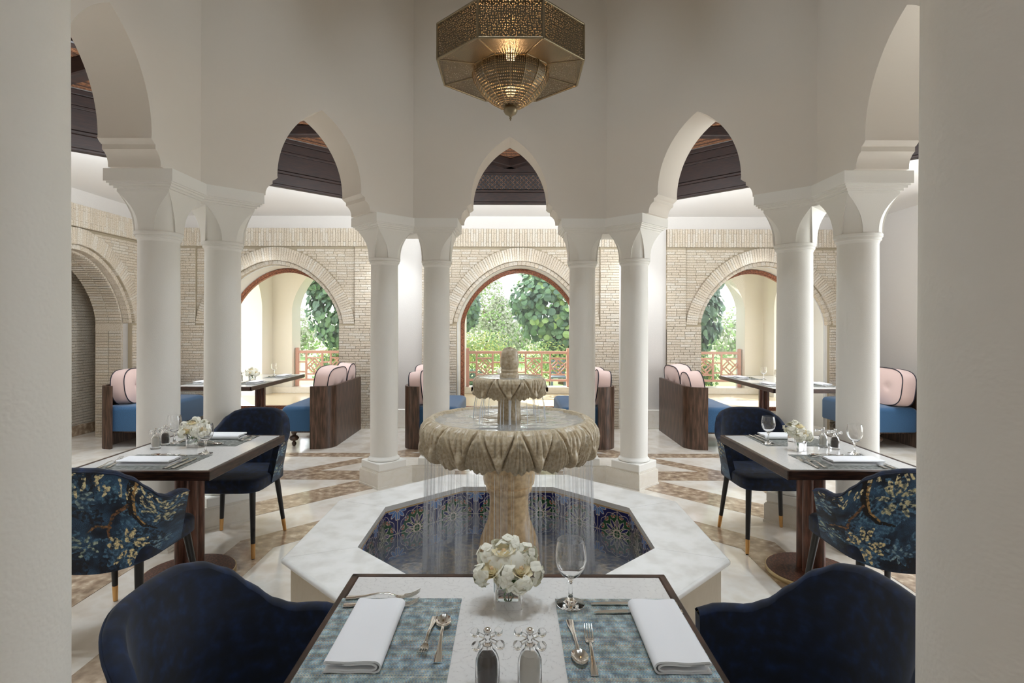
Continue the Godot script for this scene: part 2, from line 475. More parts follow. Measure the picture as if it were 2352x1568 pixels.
func leaf_cluster(im: Image, c: Vector2, size: float, col: Color, f: FastNoiseLite, r: RandomNumberGenerator, n := 7) -> void:
	var base := r.randf() * TAU
	for i in n:
		var a := base + TAU * i / n + r.randf_range(-0.3, 0.3)
		var dark := hexc("42607a")
		blot(im, c + Vector2.from_angle(a) * size * 0.7, size * 0.6, size * 0.22, a, dark, f, 0.6)
	for i in n:
		var a := base + TAU * i / n + r.randf_range(-0.3, 0.3)
		blot(im, c + Vector2.from_angle(a) * size * 0.65, size * 0.42, size * 0.13, a + 0.1, col, f, 0.15)

func branch(im: Image, pts: Array, w0: float, w1: float, col: Color, f: FastNoiseLite) -> void:
	for i in pts.size() - 1:
		var a: Vector2 = pts[i]; var b: Vector2 = pts[i + 1]
		var m := int(a.distance_to(b) / 3.0) + 1
		for k in m:
			var t := (i + float(k) / m) / (pts.size() - 1)
			blot(im, a.lerp(b, float(k) / m), lerpf(w0, w1, t), lerpf(w0, w1, t), 0, col, f, 0.35)

func tapestry() -> ImageTexture:      # woven verdure: trees and leaf sprays in beige on mottled blue
	var w := 1024; var h := 512
	var im := Image.create_empty(w, h, false, Image.FORMAT_RGBA8)
	var f1 := noise(0.006, 4, FastNoiseLite.TYPE_SIMPLEX_SMOOTH, 71)
	var f2 := noise(0.25, 2, FastNoiseLite.TYPE_SIMPLEX, 72)
	var f3 := noise(0.035, 3, FastNoiseLite.TYPE_SIMPLEX, 73)
	for x in w:
		for y in h:
			var q := clampf(0.5 + f1.get_noise_2d(x, y) * 0.9, 0, 1)
			var c := hexc("101a28").lerp(hexc("3d5f80"), q)
			im.set_pixel(x, y, c * (1.0 + f2.get_noise_2d(x, y * 0.6) * 0.28))
	var r := RandomNumberGenerator.new(); r.seed = 11
	for i in 26:
		blot(im, Vector2(r.randf() * w, r.randf() * h), r.randf_range(30, 90), r.randf_range(20, 60), r.randf() * 3, hexc("4c6f86"), f3, 0.1, 0.45)
	for i in 18:
		blot(im, Vector2(r.randf() * w, r.randf() * h), r.randf_range(35, 90), r.randf_range(35, 80), r.randf() * 3, hexc("14161e"), f3, 0.1, 0.3)
	for bx: float in [250.0, 760.0]:
		# broad trunk forking low, with a pale lit flank; leaf masses of lobed leaves at the ends
		branch(im, [Vector2(bx, h), Vector2(bx + 18, h * 0.8), Vector2(bx + 8, h * 0.62), Vector2(bx - 50, h * 0.5), Vector2(bx - 130, h * 0.47)], 24, 6, hexc("1a1512"), f3)
		branch(im, [Vector2(bx - 14, h), Vector2(bx + 4, h * 0.8), Vector2(bx - 8, h * 0.62), Vector2(bx - 60, h * 0.51)], 9, 5, hexc("9c7a4c"), f3)
		branch(im, [Vector2(bx + 26, h * 0.7), Vector2(bx + 95, h * 0.58), Vector2(bx + 120, h * 0.44), Vector2(bx + 105, h * 0.18)], 10, 5, hexc("6b4b34"), f3)
		branch(im, [Vector2(bx + 112, h * 0.46), Vector2(bx + 180, h * 0.47), Vector2(bx + 215, h * 0.4)], 8, 4, hexc("7a583a"), f3)
		leaf_cluster(im, Vector2(bx + 20, h * 0.24), 105, hexc("c4b288"), f3, r, 9)
		leaf_cluster(im, Vector2(bx - 135, h * 0.74), 95, hexc("a9a384"), f3, r, 9)
		leaf_cluster(im, Vector2(bx + 225, h * 0.28), 60, hexc("8f9a8c"), f3, r, 6)
		leaf_cluster(im, Vector2(bx - 150, h * 0.2), 55, hexc("6f8794"), f3, r, 6)
		leaf_cluster(im, Vector2(bx + 250, h * 0.75), 70, hexc("7d8f92"), f3, r, 7)
	for i in 60:
		var c := Vector2(r.randf() * w, h * r.randf_range(0.8, 0.99))
		blot(im, c, r.randf_range(14, 34), r.randf_range(5, 10), -PI / 2 + r.randf_range(-0.6, 0.6), hexc("cbbb94"), f3, 0.1)
	for x in w:      # woven grain over the whole print
		for y in h:
			var o := im.get_pixel(x, y)
			im.set_pixel(x, y, o * (1.0 + f2.get_noise_2d(x * 0.7, y * 1.6) * 0.3))
	return ImageTexture.create_from_image(im)

func weave(grey: bool) -> ImageTexture:      # coarse vinyl weave of many-coloured threads
	var s := 512
	var im := Image.create_empty(s, s, false, Image.FORMAT_RGBA8)
	var r := RandomNumberGenerator.new(); r.seed = 21
	var f := noise(0.02, 3, FastNoiseLite.TYPE_SIMPLEX, 81)
	var pal := [hexc("9cc3d4"), hexc("7fabc8"), hexc("6f8aa6"), hexc("d6c49c"), hexc("b4cfc8"), hexc("c39a7c"), hexc("a3baa4"), hexc("8b9bb0")]
	var warp := []; var weft := []
	for i in 256:
		warp.append(pal[r.randi() % pal.size()].lerp(hexc("dfe3df"), r.randf() * 0.5)); weft.append(pal[r.randi() % pal.size()].lerp(hexc("70808c"), r.randf() * 0.4))
	for x in s:
		for y in s:
			var i := x / 2; var j := y / 4
			var over := (i + j) % 2 == 0
			var c: Color = warp[i] if over else weft[(j + int(f.get_noise_2d(x * 0.3, y * 3.0) * 40.0)) & 255]
			if x % 2 == 1 or y % 4 == 3: c = c * 0.78
			c = c * (1.0 + f.get_noise_2d(x, y) * 0.3)
			if grey:
				var l := c.get_luminance()
				c = Color(l, l, l * 0.95).lerp(c, 0.15) * 0.82
			c.a = 1.0
			im.set_pixel(x, y, c)
	return ImageTexture.create_from_image(im)

func seg_d(p: Vector2, a: Vector2, b: Vector2) -> float:
	var t := clampf((p - a).dot(b - a) / (b - a).length_squared(), 0, 1)
	return p.distance_to(a + (b - a) * t)

func zellige() -> ImageTexture:      # one tile: a quarter of a twelve-pointed star at the lower left, blue petals at the upper right
	var s := 224
	var im := Image.create_empty(s, s, false, Image.FORMAT_RGBA8)
	var navy := hexc("1d1f5c"); var green := hexc("25502f"); var sky := hexc("5f86c4"); var rust := hexc("9c4a33"); var line := hexc("ecdccb")
	for px in s:
		for py in s:
			var p := Vector2(px + 0.5, s - py - 0.5) / s
			var d := p.length(); var a := rad_to_deg(p.angle())
			var c := navy
			var k: float = round(a / 30.0) * 30.0
			var off := absf(a - k)
			var ax := Vector2.from_angle(deg_to_rad(k))
			var lat := absf(p.cross(ax)); var lon := p.dot(ax)
			if d < 0.8 and d > 0.2: c = green
			if d < 0.2: c = green if d < 0.14 else line
			var w := minf(0.062, (lon - 0.16) * 0.3) if lon < 0.56 else 0.062 - (lon - 0.56) * 0.7
			if lon > 0.2 and lon < 0.66:
				if lat < w: c = navy
				if absf(lat - w) < 0.011: c = line
			var mid := floorf(a / 30.0) * 30.0 + 15.0
			for q: float in [mid]:
				var e := Vector2.from_angle(deg_to_rad(q))
				var m1 := e * 0.72
				for sg: float in [-1.0, 1.0]:
					var o := m1 + Vector2(-e.y, e.x) * 0.06 * sg + e * 0.02
					var dd := (p - o).rotated(-deg_to_rad(q + 35.0 * sg))
					var ell := Vector2(dd.x / 0.075, dd.y / 0.04).length()
					if ell < 0.8: c = rust
					elif ell < 1.08: c = line
				if absf(p.distance_to(e * 0.84) - 0.03) < 0.01: c = line
				for sg: float in [-1.0, 1.0]:
					var s0 := Vector2.from_angle(deg_to_rad(q + 15.0 * sg)) * 0.2
					if seg_d(p, s0, e * 0.46) < 0.008: c = line
					if seg_d(p, e * 0.46, Vector2.from_angle(deg_to_rad(q + 15.0 * sg)) * 0.66) < 0.008: c = line
			if absf(d - 0.9 - 0.035 * cos(deg_to_rad(a * 12.0))) < 0.011: c = line
			var t := Vector2(1, 1) - p
			var ta := rad_to_deg(t.angle())
			for q in [8.0, 45.0, 82.0]:
				var e2 := Vector2.from_angle(deg_to_rad(q))
				var z := Vector2(t.dot(e2) - 0.24, t.cross(e2))
				var l2 := Vector2(z.x / 0.2, z.y / 0.075).length()
				if l2 < 0.85: c = sky
				elif l2 < 1.05: c = line
			if t.length() < 0.07: c = rust
			elif t.length() < 0.09: c = line
			if p.x < 0.012 or p.y < 0.012 or p.x > 0.988 or p.y > 0.988: c = hexc("cfc3b2")
			im.set_pixel(px, py, c)
	return ImageTexture.create_from_image(im)

func box_mesh(c: Vector3, s: Vector3, bev := 0.0) -> MB:
	var b := MB.new(); b.box(c, s, bev); return b

func build_floor() -> void:
	var f := structure("floor", box_mesh(Vector3(0, -0.1, 1.0), Vector3(16, 0.2, 13.5)), M.floor_cream)
	# dark inlay: an octagon round the basin, and two pairs of crossed squares of bands
	for k in 8:
		var b := MB.new()
		var p := PackedVector2Array([Vector2(-1.60 * T8, 1.60), Vector2(1.60 * T8, 1.60), Vector2(1.88 * T8, 1.88), Vector2(-1.88 * T8, 1.88)])
		b.prism(p, 0.0, 0.0012)
		var o := part("floor_band", b, M.floor_brown, f)
		o.basis = Basis(Vector3.UP, -k * PI / 4) * Basis(Vector3.RIGHT, -PI / 2)
	for q in [[2.34, 2.68, 0.0012], [3.29, 3.48, 0.0013]]:
		for k in 8:
			var b := MB.new()
			var e: float = q[1]
			b.prism(PackedVector2Array([Vector2(-e, q[0]), Vector2(e, q[0]), Vector2(e, e), Vector2(-e, e)]), 0.0, q[2] + 0.0002 * k)
			var o := part("floor_band", b, M.floor_brown, f)
			o.basis = Basis(Vector3.UP, -k * PI / 4) * Basis(Vector3.RIGHT, -PI / 2)

func wall_poly(b: MB, x0: float, x1: float, y1: float, arches: Array, z0: float, z1: float) -> void:   # wall with arched openings standing on the floor; each [centre, half width, spring, apex]
	var p := PackedVector2Array([Vector2(x1, 0), Vector2(x1, y1), Vector2(x0, y1), Vector2(x0, 0)])
	for a in arches:
		var r := arch(a[1], a[2], a[3])
		p.append(Vector2(a[0] - a[1], 0))
		for i in range(r.size() - 1, -1, -1): p.append(Vector2(a[0] + r[i].x, r[i].y))
		p.append(Vector2(a[0] + a[1], 0))
	b.prism(p, z0, z1)

const BACK := -5.10
const WIN := [[-3.447, 0.948, 1.53, 2.418], [0.15, 0.948, 1.53, 2.418], [3.738, 0.948, 1.53, 2.418]]

func build_room() -> void:
	var b := MB.new()
	wall_poly(b, -5.4, 5.7, 4.4, WIN, BACK - 0.5, BACK)
	structure("wall_back", b, M.plaster)
	# left wall with its niche, right wall stepping in, wall behind the camera
	b = MB.new()
	b.xf = Transform3D(Basis(Vector3.UP, PI / 2), Vector3(-5.14, 0, 0))
	wall_poly(b, -8.0, 5.1, 4.4, [[3.45, 0.948, 1.53, 2.418]], -0.44, 0.0)
	structure("wall_left", b, M.plaster)
	b = MB.new()
	b.box(Vector3(5.48, 2.2, -4.3), Vector3(0.2, 4.4, 1.62)); b.box(Vector3(5.3, 2.2, -3.0), Vector3(0.76, 4.4, 1.0)); b.box(Vector3(5.3, 2.2, 3.0), Vector3(0.76, 4.4, 4.0))
	b.box(Vector3(5.3, 0.25, -0.75), Vector3(0.3, 0.5, 3.5)); b.box(Vector3(5.3, 3.7, -0.75), Vector3(0.3, 1.4, 3.5))  # frames an unseen opening, placed for light from the right
	b.box(Vector3(5.3, 2.2, 6.5), Vector3(0.76, 4.4, 3.0))
	structure("wall_right", b, M.plaster)
	b = MB.new()
	b.box(Vector3(0.05, 2.2, 7.75), Vector3(11.3, 4.4, 0.3))  # unseen wall, left without openings to keep the near pillars darker
	structure("wall_front", b, M.plaster)
	# niche behind the left arch, washed by a hidden warm lamp
	b = MB.new()
	b.box(Vector3(-6.02, 2.0, -3.45), Vector3(0.2, 4.0, 3.4)); b.box(Vector3(-5.75, 2.0, -5.05), Vector3(0.4, 4.0, 0.2)); b.box(Vector3(-5.75, 2.0, -1.8), Vector3(0.4, 4.0, 0.2)); b.box(Vector3(-5.75, 3.4, -3.45), Vector3(0.4, 0.2, 3.2))
	structure("wall_niche", b, M.mortar)
	var i := 0
	for q in [[Vector3(1.93 + 0.0, 0.14, -5.085), Vector3(0.68, 0.28, 0.03)], [Vector3(-1.63, 0.14, -5.085), Vector3(0.66, 0.28, 0.03)], [Vector3(5.36, 0.14, -4.3), Vector3(0.03, 0.28, 1.6)], [Vector3(5.3, 0.13, -3.0), Vector3(0.8, 0.26, 1.04)]]:
		structure("baseboard_%s" % ["back_right", "back_left", "right", "pier"][i], box_mesh(q[0], q[1], 0.008), M.stone_cream)
		i += 1

func build_ceiling() -> void:
	var c := structure("ceiling")
	var a := 4.27
	var s := a * T8
	var b := MB.new()
	for r in [[-5.4, -a, -8.2, 8.0], [a, 5.8, -8.2, 8.0], [-a, a, -5.6, -a], [-a, a, a, 8.0]]:
		b.box(Vector3((r[0] + r[1]) / 2, SOFFIT + 0.06, (maxf(r[2], -5.6) + r[3]) / 2), Vector3(r[1] - r[0], 0.12, r[3] - maxf(r[2], -5.6)))
	for sx in [-1.0, 1.0]:
		for sz in [-1.0, 1.0]:
			var t := MB.new()
			b.xf = Transform3D(Basis(Vector3.RIGHT, PI / 2), Vector3(0, SOFFIT, 0))
			b.prism(PackedVector2Array([Vector2(sx * a, sz * a), Vector2(sx * s, sz * a), Vector2(sx * a, sz * s)]), -0.12, 0.0)
			b.xf = Transform3D()
	part("soffit", b, M.ceiling_white, c)
	# timber coffer round the drum: moulded fascia, lath ceiling, diagonal beams
	for k in 8:
		var yaw := Basis(Vector3.UP, -k * PI / 4)
		b = MB.new(); b.xf = Transform3D(yaw, Vector3())
		var prof := [[0.0, 3.115, 0.07, 0.03], [0.02, 3.145, 0.03, 0.13], [0.01, 3.275, 0.055, 0.03]]
		for q in prof:
			var d: float = a - q[0] - q[2] / 2 + 0.03
			b.box(Vector3(0, q[1] + q[3] / 2, -d), Vector3(2 * d * T8 + 0.04, q[3], q[2]), 0.006)
		for q in [[3.51, 0.03, 0.05], [3.54, 0.1, 0.03], [3.64, 0.05, 0.06]]:
			b.box(Vector3(0, q[0] + q[1] / 2, -a), Vector3(2 * a * T8 + 0.04, q[1], q[2]), 0.006)
		part("fascia_moulding", b, M.ceiling_wood, c)
		b = MB.new(); b.xf = Transform3D(yaw, Vector3())
		b.box(Vector3(0, 3.41, -a - 0.02), Vector3(2 * a * T8 + 0.04, 0.2, 0.03))
		part("fascia_board", b, M.lattice_dark if k == 0 or k == 4 else M.ceiling_wood, c)
		if k == 0:
			b = MB.new()
			for i in 60:
				for sg: float in [-1.0, 1.0]:
					b.xf = Transform3D(Basis(Vector3.BACK, sg * PI / 4), Vector3(-1.77 + i * 0.06, 3.41, -a + 0.002))
					b.box(Vector3(), Vector3(0.008, 0.27, 0.008))
			stuff(part("fascia_lattice", b, M.walnut, c))
		# laths: narrow strips side by side, following the fascia
		for tone in 2:
			b = MB.new(); b.xf = Transform3D(yaw, Vector3())
			var d := 2.6
			var i := 0
			while d < a:
				if (i * 7 + k) % 3 != tone or tone == 0 and (i * 7 + k) % 3 == 0:
					if ((i * 7 + k) % 3 == 0) == (tone == 1):
						b.box(Vector3(0, 3.705 + 0.003 * ((i * 5) % 3), -d), Vector3(2 * (d + 0.02) * T8, 0.02, 0.034))
				d += 0.038; i += 1
			stuff(part("ceiling_laths", b, M.ceiling_lath_dark if tone == 1 else M.ceiling_lath, c))
		for sg: float in [-1.0, 1.0]:
			b = MB.new(); b.xf = Transform3D(yaw * Basis(Vector3.UP, sg * PI / 4), yaw * Vector3(sg * 0.75, 3.64, -a + 0.8))
			b.box(Vector3(), Vector3(0.11, 0.11, 2.3), 0.01)
			part("ceiling_beam", b, M.ceiling_wood, c)
		b = MB.new(); b.xf = Transform3D(Basis(Vector3.UP, -(k + 0.5) * PI / 4), Vector3())
		b.box(Vector3(0, 3.63, -3.65), Vector3(0.14, 0.14, 1.9), 0.01)
		part("ceiling_beam", b, M.ceiling_wood, c)
	b = MB.new()
	for k in 8:
		b.xf = Transform3D(Basis(Vector3.UP, -k * PI / 4) * Basis(Vector3.RIGHT, -PI / 2), Vector3())
		b.prism(PackedVector2Array([Vector2(-A_OUT * T8, A_OUT - 0.1), Vector2(A_OUT * T8, A_OUT - 0.1), Vector2(4.5 * T8, 4.5), Vector2(-4.5 * T8, 4.5)]), 3.72, 3.8)
	part("coffer_deck", b, M.ceiling_wood, c)

func drum_arch(n := 18) -> PackedVector2Array:      # opening of one drum face, right foot to left foot, with stepped brackets
	var r := PackedVector2Array()
	var ab := 2.544
	for q in [[0.468, ab], [0.466, 2.575], [0.455, 2.605], [0.437, 2.628], [0.413, 2.642], [0.413, 2.672], [0.404, 2.674], [0.386, 2.686], [0.372, 2.70]]: r.append(Vector2(q[0], q[1]))
	var c := 0.33; var rad := 0.705; var y0 := 2.72
	var a1 := acos(c / rad)
	for i in n + 1:
		var t := a1 * i / n
		r.append(Vector2(-c + rad * cos(t), y0 + rad * sin(t)))
	var m := r.size()
	for i in range(m - 2, -1, -1): r.append(Vector2(-r[i].x, r[i].y))
	return r

func build_drum() -> void:
	var top := 7.0
	for k in 8:
		var w := A_WALL * T8
		var p := PackedVector2Array([Vector2(w, 2.544), Vector2(w, top), Vector2(-w, top), Vector2(-w, 2.544)])
		var r := drum_arch()
		for i in range(r.size() - 1, -1, -1): p.append(r[i])
		var b := MB.new()
		b.xf = Transform3D(Basis(Vector3.UP, -k * PI / 4), Vector3())
		# inner and outer faces have their own width at the mitres
		var po := p.duplicate()
		for i in po.size():
			if absf(po[i].x) > 0.6: po[i].x = signf(po[i].x) * A_OUT * T8
		mitred(b, p, po, -A_WALL, -A_OUT)
		structure("wall_drum", b, M.drum_plaster)
	var b := MB.new()
	b.prism(PackedVector2Array(range(8).map(func(k): return Vector2(sin((k + 0.5) * PI / 4), cos((k + 0.5) * PI / 4)) * 2.85)), 0.0, 0.15)
	var o := structure("ceiling_drum", b, M.drum_plaster)
	o.basis = Basis(Vector3.RIGHT, -PI / 2); o.position.y = top

func mitred(b: MB, p: PackedVector2Array, po: PackedVector2Array, z1: float, z0: float) -> void:   # like prism, with different outlines in front and behind
	var t := Geometry2D.triangulate_polygon(p)
	if Geometry2D.is_polygon_clockwise(p):
		p.reverse(); po.reverse(); t = Geometry2D.triangulate_polygon(p)
	for i in range(0, t.size(), 3):
		var q := [t[i], t[i + 1], t[i + 2]]
		if (p[q[1]] - p[q[0]]).cross(p[q[2]] - p[q[0]]) < 0: q = [t[i], t[i + 2], t[i + 1]]
		b.tri(Vector3(p[q[0]].x, p[q[0]].y, z1), Vector3(p[q[1]].x, p[q[1]].y, z1), Vector3(p[q[2]].x, p[q[2]].y, z1))
		b.tri(Vector3(po[q[0]].x, po[q[0]].y, z0), Vector3(po[q[2]].x, po[q[2]].y, z0), Vector3(po[q[1]].x, po[q[1]].y, z0))
	var m := p.size()
	for i in m:
		var j := (i + 1) % m
		var e := p[j] - p[i]
		var nn := Vector2(e.y, -e.x).normalized()
		var e0 := p[i] - p[(i - 1 + m) % m]; var e1 := p[(i + 2) % m] - p[j]
		var ni := nn; var nj := nn
		if absf(rad_to_deg(e0.angle_to(e))) < 28: ni = (nn + Vector2(e0.y, -e0.x).normalized()).normalized()
		if absf(rad_to_deg(e.angle_to(e1))) < 28: nj = (nn + Vector2(e1.y, -e1.x).normalized()).normalized()
		var f := b.put(Vector3(po[i].x, po[i].y, z0), Vector3(ni.x, ni.y, 0), Vector2())
		b.put(Vector3(po[j].x, po[j].y, z0), Vector3(nj.x, nj.y, 0), Vector2()); b.put(Vector3(p[j].x, p[j].y, z1), Vector3(nj.x, nj.y, 0), Vector2()); b.put(Vector3(p[i].x, p[i].y, z1), Vector3(ni.x, ni.y, 0), Vector2())
		b.face(f, f + 1, f + 2); b.face(f, f + 2, f + 3)

func capital(b: MB) -> void:      # flaring square block whose corners are cut back to the round shaft in pointed hollows
	var y0 := 2.155; var y1 := 2.406
	var n := 14
	for k in 4:
		var face := []; var hollow := []; var side0 := []; var side1 := []
		for i in n + 1:
			var t := float(i) / n
			var fl := 0.143 + 0.031 * pow(t, 2.6)
			var w := minf(0.052 + 0.124 * pow(t, 2.2), fl)
			var y := lerpf(y0, y1, t)
			var line := PackedVector3Array()
			for j in 5: line.append(Vector3(lerpf(w, -w, j / 4.0), y, fl).rotated(Vector3.UP, k * PI / 2))
			face.append(line)
			# hollow between this face's left edge (x = +w) and the next face
			var a0 := atan2(w, fl); var r0 := Vector2(w, fl).length() - 0.014 * (1.0 - pow(t, 3.0))
			var rc := 0.141 + 0.104 * pow(t, 2.7)
			line = PackedVector3Array()
			for j in 11:
				var q := j / 10.0
				var a := lerpf(a0, PI / 2 - a0, q)
				var r := lerpf(r0, rc, pow(sin(q * PI), 0.8))
				line.append(Vector3(sin(a) * r, y, cos(a) * r).rotated(Vector3.UP, k * PI / 2))
			hollow.append(line)
			side0.append(PackedVector3Array([line[0], face[i][0]]))
			side1.append(PackedVector3Array([Vector3(fl, y, w).rotated(Vector3.UP, k * PI / 2), line[10]]))
		b.grid(face, false, false); b.grid(hollow, false, true); b.grid(side0, false, false); b.grid(side1, false, false)

func build_columns() -> void:
	var shaft := MB.new()
	shaft.lathe([Vector2(0.129, 0.265), Vector2(0.131, 0.8), Vector2(0.1295, 1.5), Vector2(0.127, 2.10)], 48)
	var foot := MB.new()
	foot.lathe([Vector2(0.0, 0.232), Vector2(0.140, 0.232), Vector2(0.149, 0.238), Vector2(0.149, 0.247), Vector2(0.143, 0.256), Vector2(0.134, 0.262), Vector2(0.1285, 0.275)], 48, 40)
	var neck := MB.new()
	neck.lathe([Vector2(0.126, 2.085), Vector2(0.131, 2.098), Vector2(0.133, 2.106), Vector2(0.140, 2.110), Vector2(0.142, 2.122), Vector2(0.139, 2.128), Vector2(0.148, 2.132), Vector2(0.150, 2.150), Vector2(0.146, 2.156), Vector2(0.1, 2.157)], 48, 40)
	var cap := MB.new()
	capital(cap)
	var slab := MB.new()
	slab.box(Vector3(0, 0.197, 0), Vector3(0.31, 0.071, 0.31), 0.006)
	var ms := [shaft.mesh(), foot.mesh(), neck.mesh(), cap.mesh(), slab.mesh()]
	var says := {
		Vector2i(0, -1): "white round column behind the fountain, just left of its small upper bowl", Vector2i(0, 1): "white round column behind the fountain, just right of its small upper bowl",
		Vector2i(7, 1): "white round column left of the fountain, clear of its bowls, on a cream stone plinth", Vector2i(1, -1): "white round column right of the fountain, clear of its bowls, on a cream stone plinth",
		Vector2i(7, -1): "white round column rising right behind the far chair of the left table", Vector2i(1, 1): "white round column rising behind the far chair of the right table",
		Vector2i(6, 1): "wide white column behind the left table's wine glasses, nearest the leftmost booth", Vector2i(2, -1): "wide white column behind the right table's wine glass, nearest the far right bench",
		Vector2i(4, 1): "huge blurred white pillar filling the left edge of the picture", Vector2i(4, -1): "huge white pillar filling the right edge of the picture"}
	for k in 8:
		var turn := -k * PI / 4
		for s in [-1, 1]:
			var at := ring8(k, A_COL, s * L_COL)
			var key := Vector2i(k, s)
			var o: Node3D
			if says.has(key): o = thing("column", says[key], "column", at, turn)
			else:
				o = structure("column"); o.position = at; o.rotation.y = turn
			part("plinth_slab", ms[4], M.column_white, o); part("base_ring", ms[1], M.column_white, o); part("shaft", ms[0], M.column_white, o)
			part("neck_ring", ms[2], M.column_white, o); part("capital", ms[3], M.column_white, o)
	# joined abacus over each pair of columns and joined stone plinth under it, one per corner
	for k in 8:
		var ab := structure("trim_abacus")
		ab.basis = Basis(Vector3.UP, -(k + 0.5) * PI / 4)
		var b := MB.new()
		var steps := [[2.462, 2.544, 0.0], [2.452, 2.462, 0.012], [2.437, 2.452, 0.024], [2.422, 2.437, 0.040], [2.405, 2.422, 0.054]]
		for q in steps:
			corner_slab(b, A_COL, 0.2275 - q[2], L_COL - 0.2275 + q[2], q[0], q[1])
		part("abacus_moulding", b, M.column_white, ab)
		var pl := structure("trim_plinth")
		pl.basis = ab.basis
		b = MB.new()
		corner_slab(b, A_COL, 0.172, L_COL - 0.172, 0.0, 0.018)
		corner_slab(b, A_COL, 0.166, L_COL - 0.166, 0.018, 0.142)
		corner_slab(b, A_COL, 0.160, L_COL - 0.160, 0.142, 0.150)
		corner_slab(b, A_COL, 0.150, L_COL - 0.150, 0.150, 0.162)
		part("plinth_block", b, M.stone_cream, pl)

func corner_slab(b: MB, ac: float, hw: float, l0: float, y0: float, y1: float) -> void:   # bent slab over one corner of the octagon; the corner lies towards -z
	var p := PackedVector2Array()
	var c := PI / 8
	var inn := ac - hw; var out := ac + hw
	# side to the left of the corner has its normal turned by -22.5 degrees, the right one by +22.5
	var f := func(side: float, dist: float, along: float) -> Vector2:
		var n := Vector2(sin(side * c), cos(side * c)); var t := Vector2(cos(side * c), -sin(side * c))
		return n * dist + t * along
	var li: Vector2 = f.call(-1.0, inn, l0); var lo: Vector2 = f.call(-1.0, out, l0)
	var ri: Vector2 = f.call(1.0, inn, -l0); var ro: Vector2 = f.call(1.0, out, -l0)
	p.append_array([li, Vector2(0, inn / cos(c)), ri, ro, Vector2(0, out / cos(c)), lo])
	var keep := b.xf
	b.xf = keep * Transform3D(Basis(Vector3.RIGHT, -PI / 2), Vector3())
	b.prism(p, y0, y1, 5.0)
	b.xf = keep

var brick_meshes := {}

func brick_mesh(w: float, h: float, d: float) -> ArrayMesh:
	var key := "%d_%d_%d" % [roundi(w * 100), roundi(h * 500), roundi(d * 500)]
	if not brick_meshes.has(key): brick_meshes[key] = box_mesh(Vector3(), Vector3(roundi(w * 100) / 100.0 - 0.004, h, d), 0.003).mesh()
	return brick_meshes[key]

func brick_at(p: Node3D, called: String, pos: Vector3, w: float, h: float, d: float, rot := 0.0) -> void:
	var o := part(called, brick_mesh(w, h, d), M["brick%d" % (rng.randi() % 4)], p, pos)
	if rot != 0.0: o.rotation.z = rot

func outer_x(y: float) -> float:      # half width of the archivolt's outer edge at height y
	if y <= 1.53: return 1.163
	var t := clampf((y - 1.53) / (2.655 - 1.53), 0, 1)
	return 1.163 * pow(maxf(0.0, 1.0 - pow(t, 1.0 / 0.62)), 1.0 / 1.9)

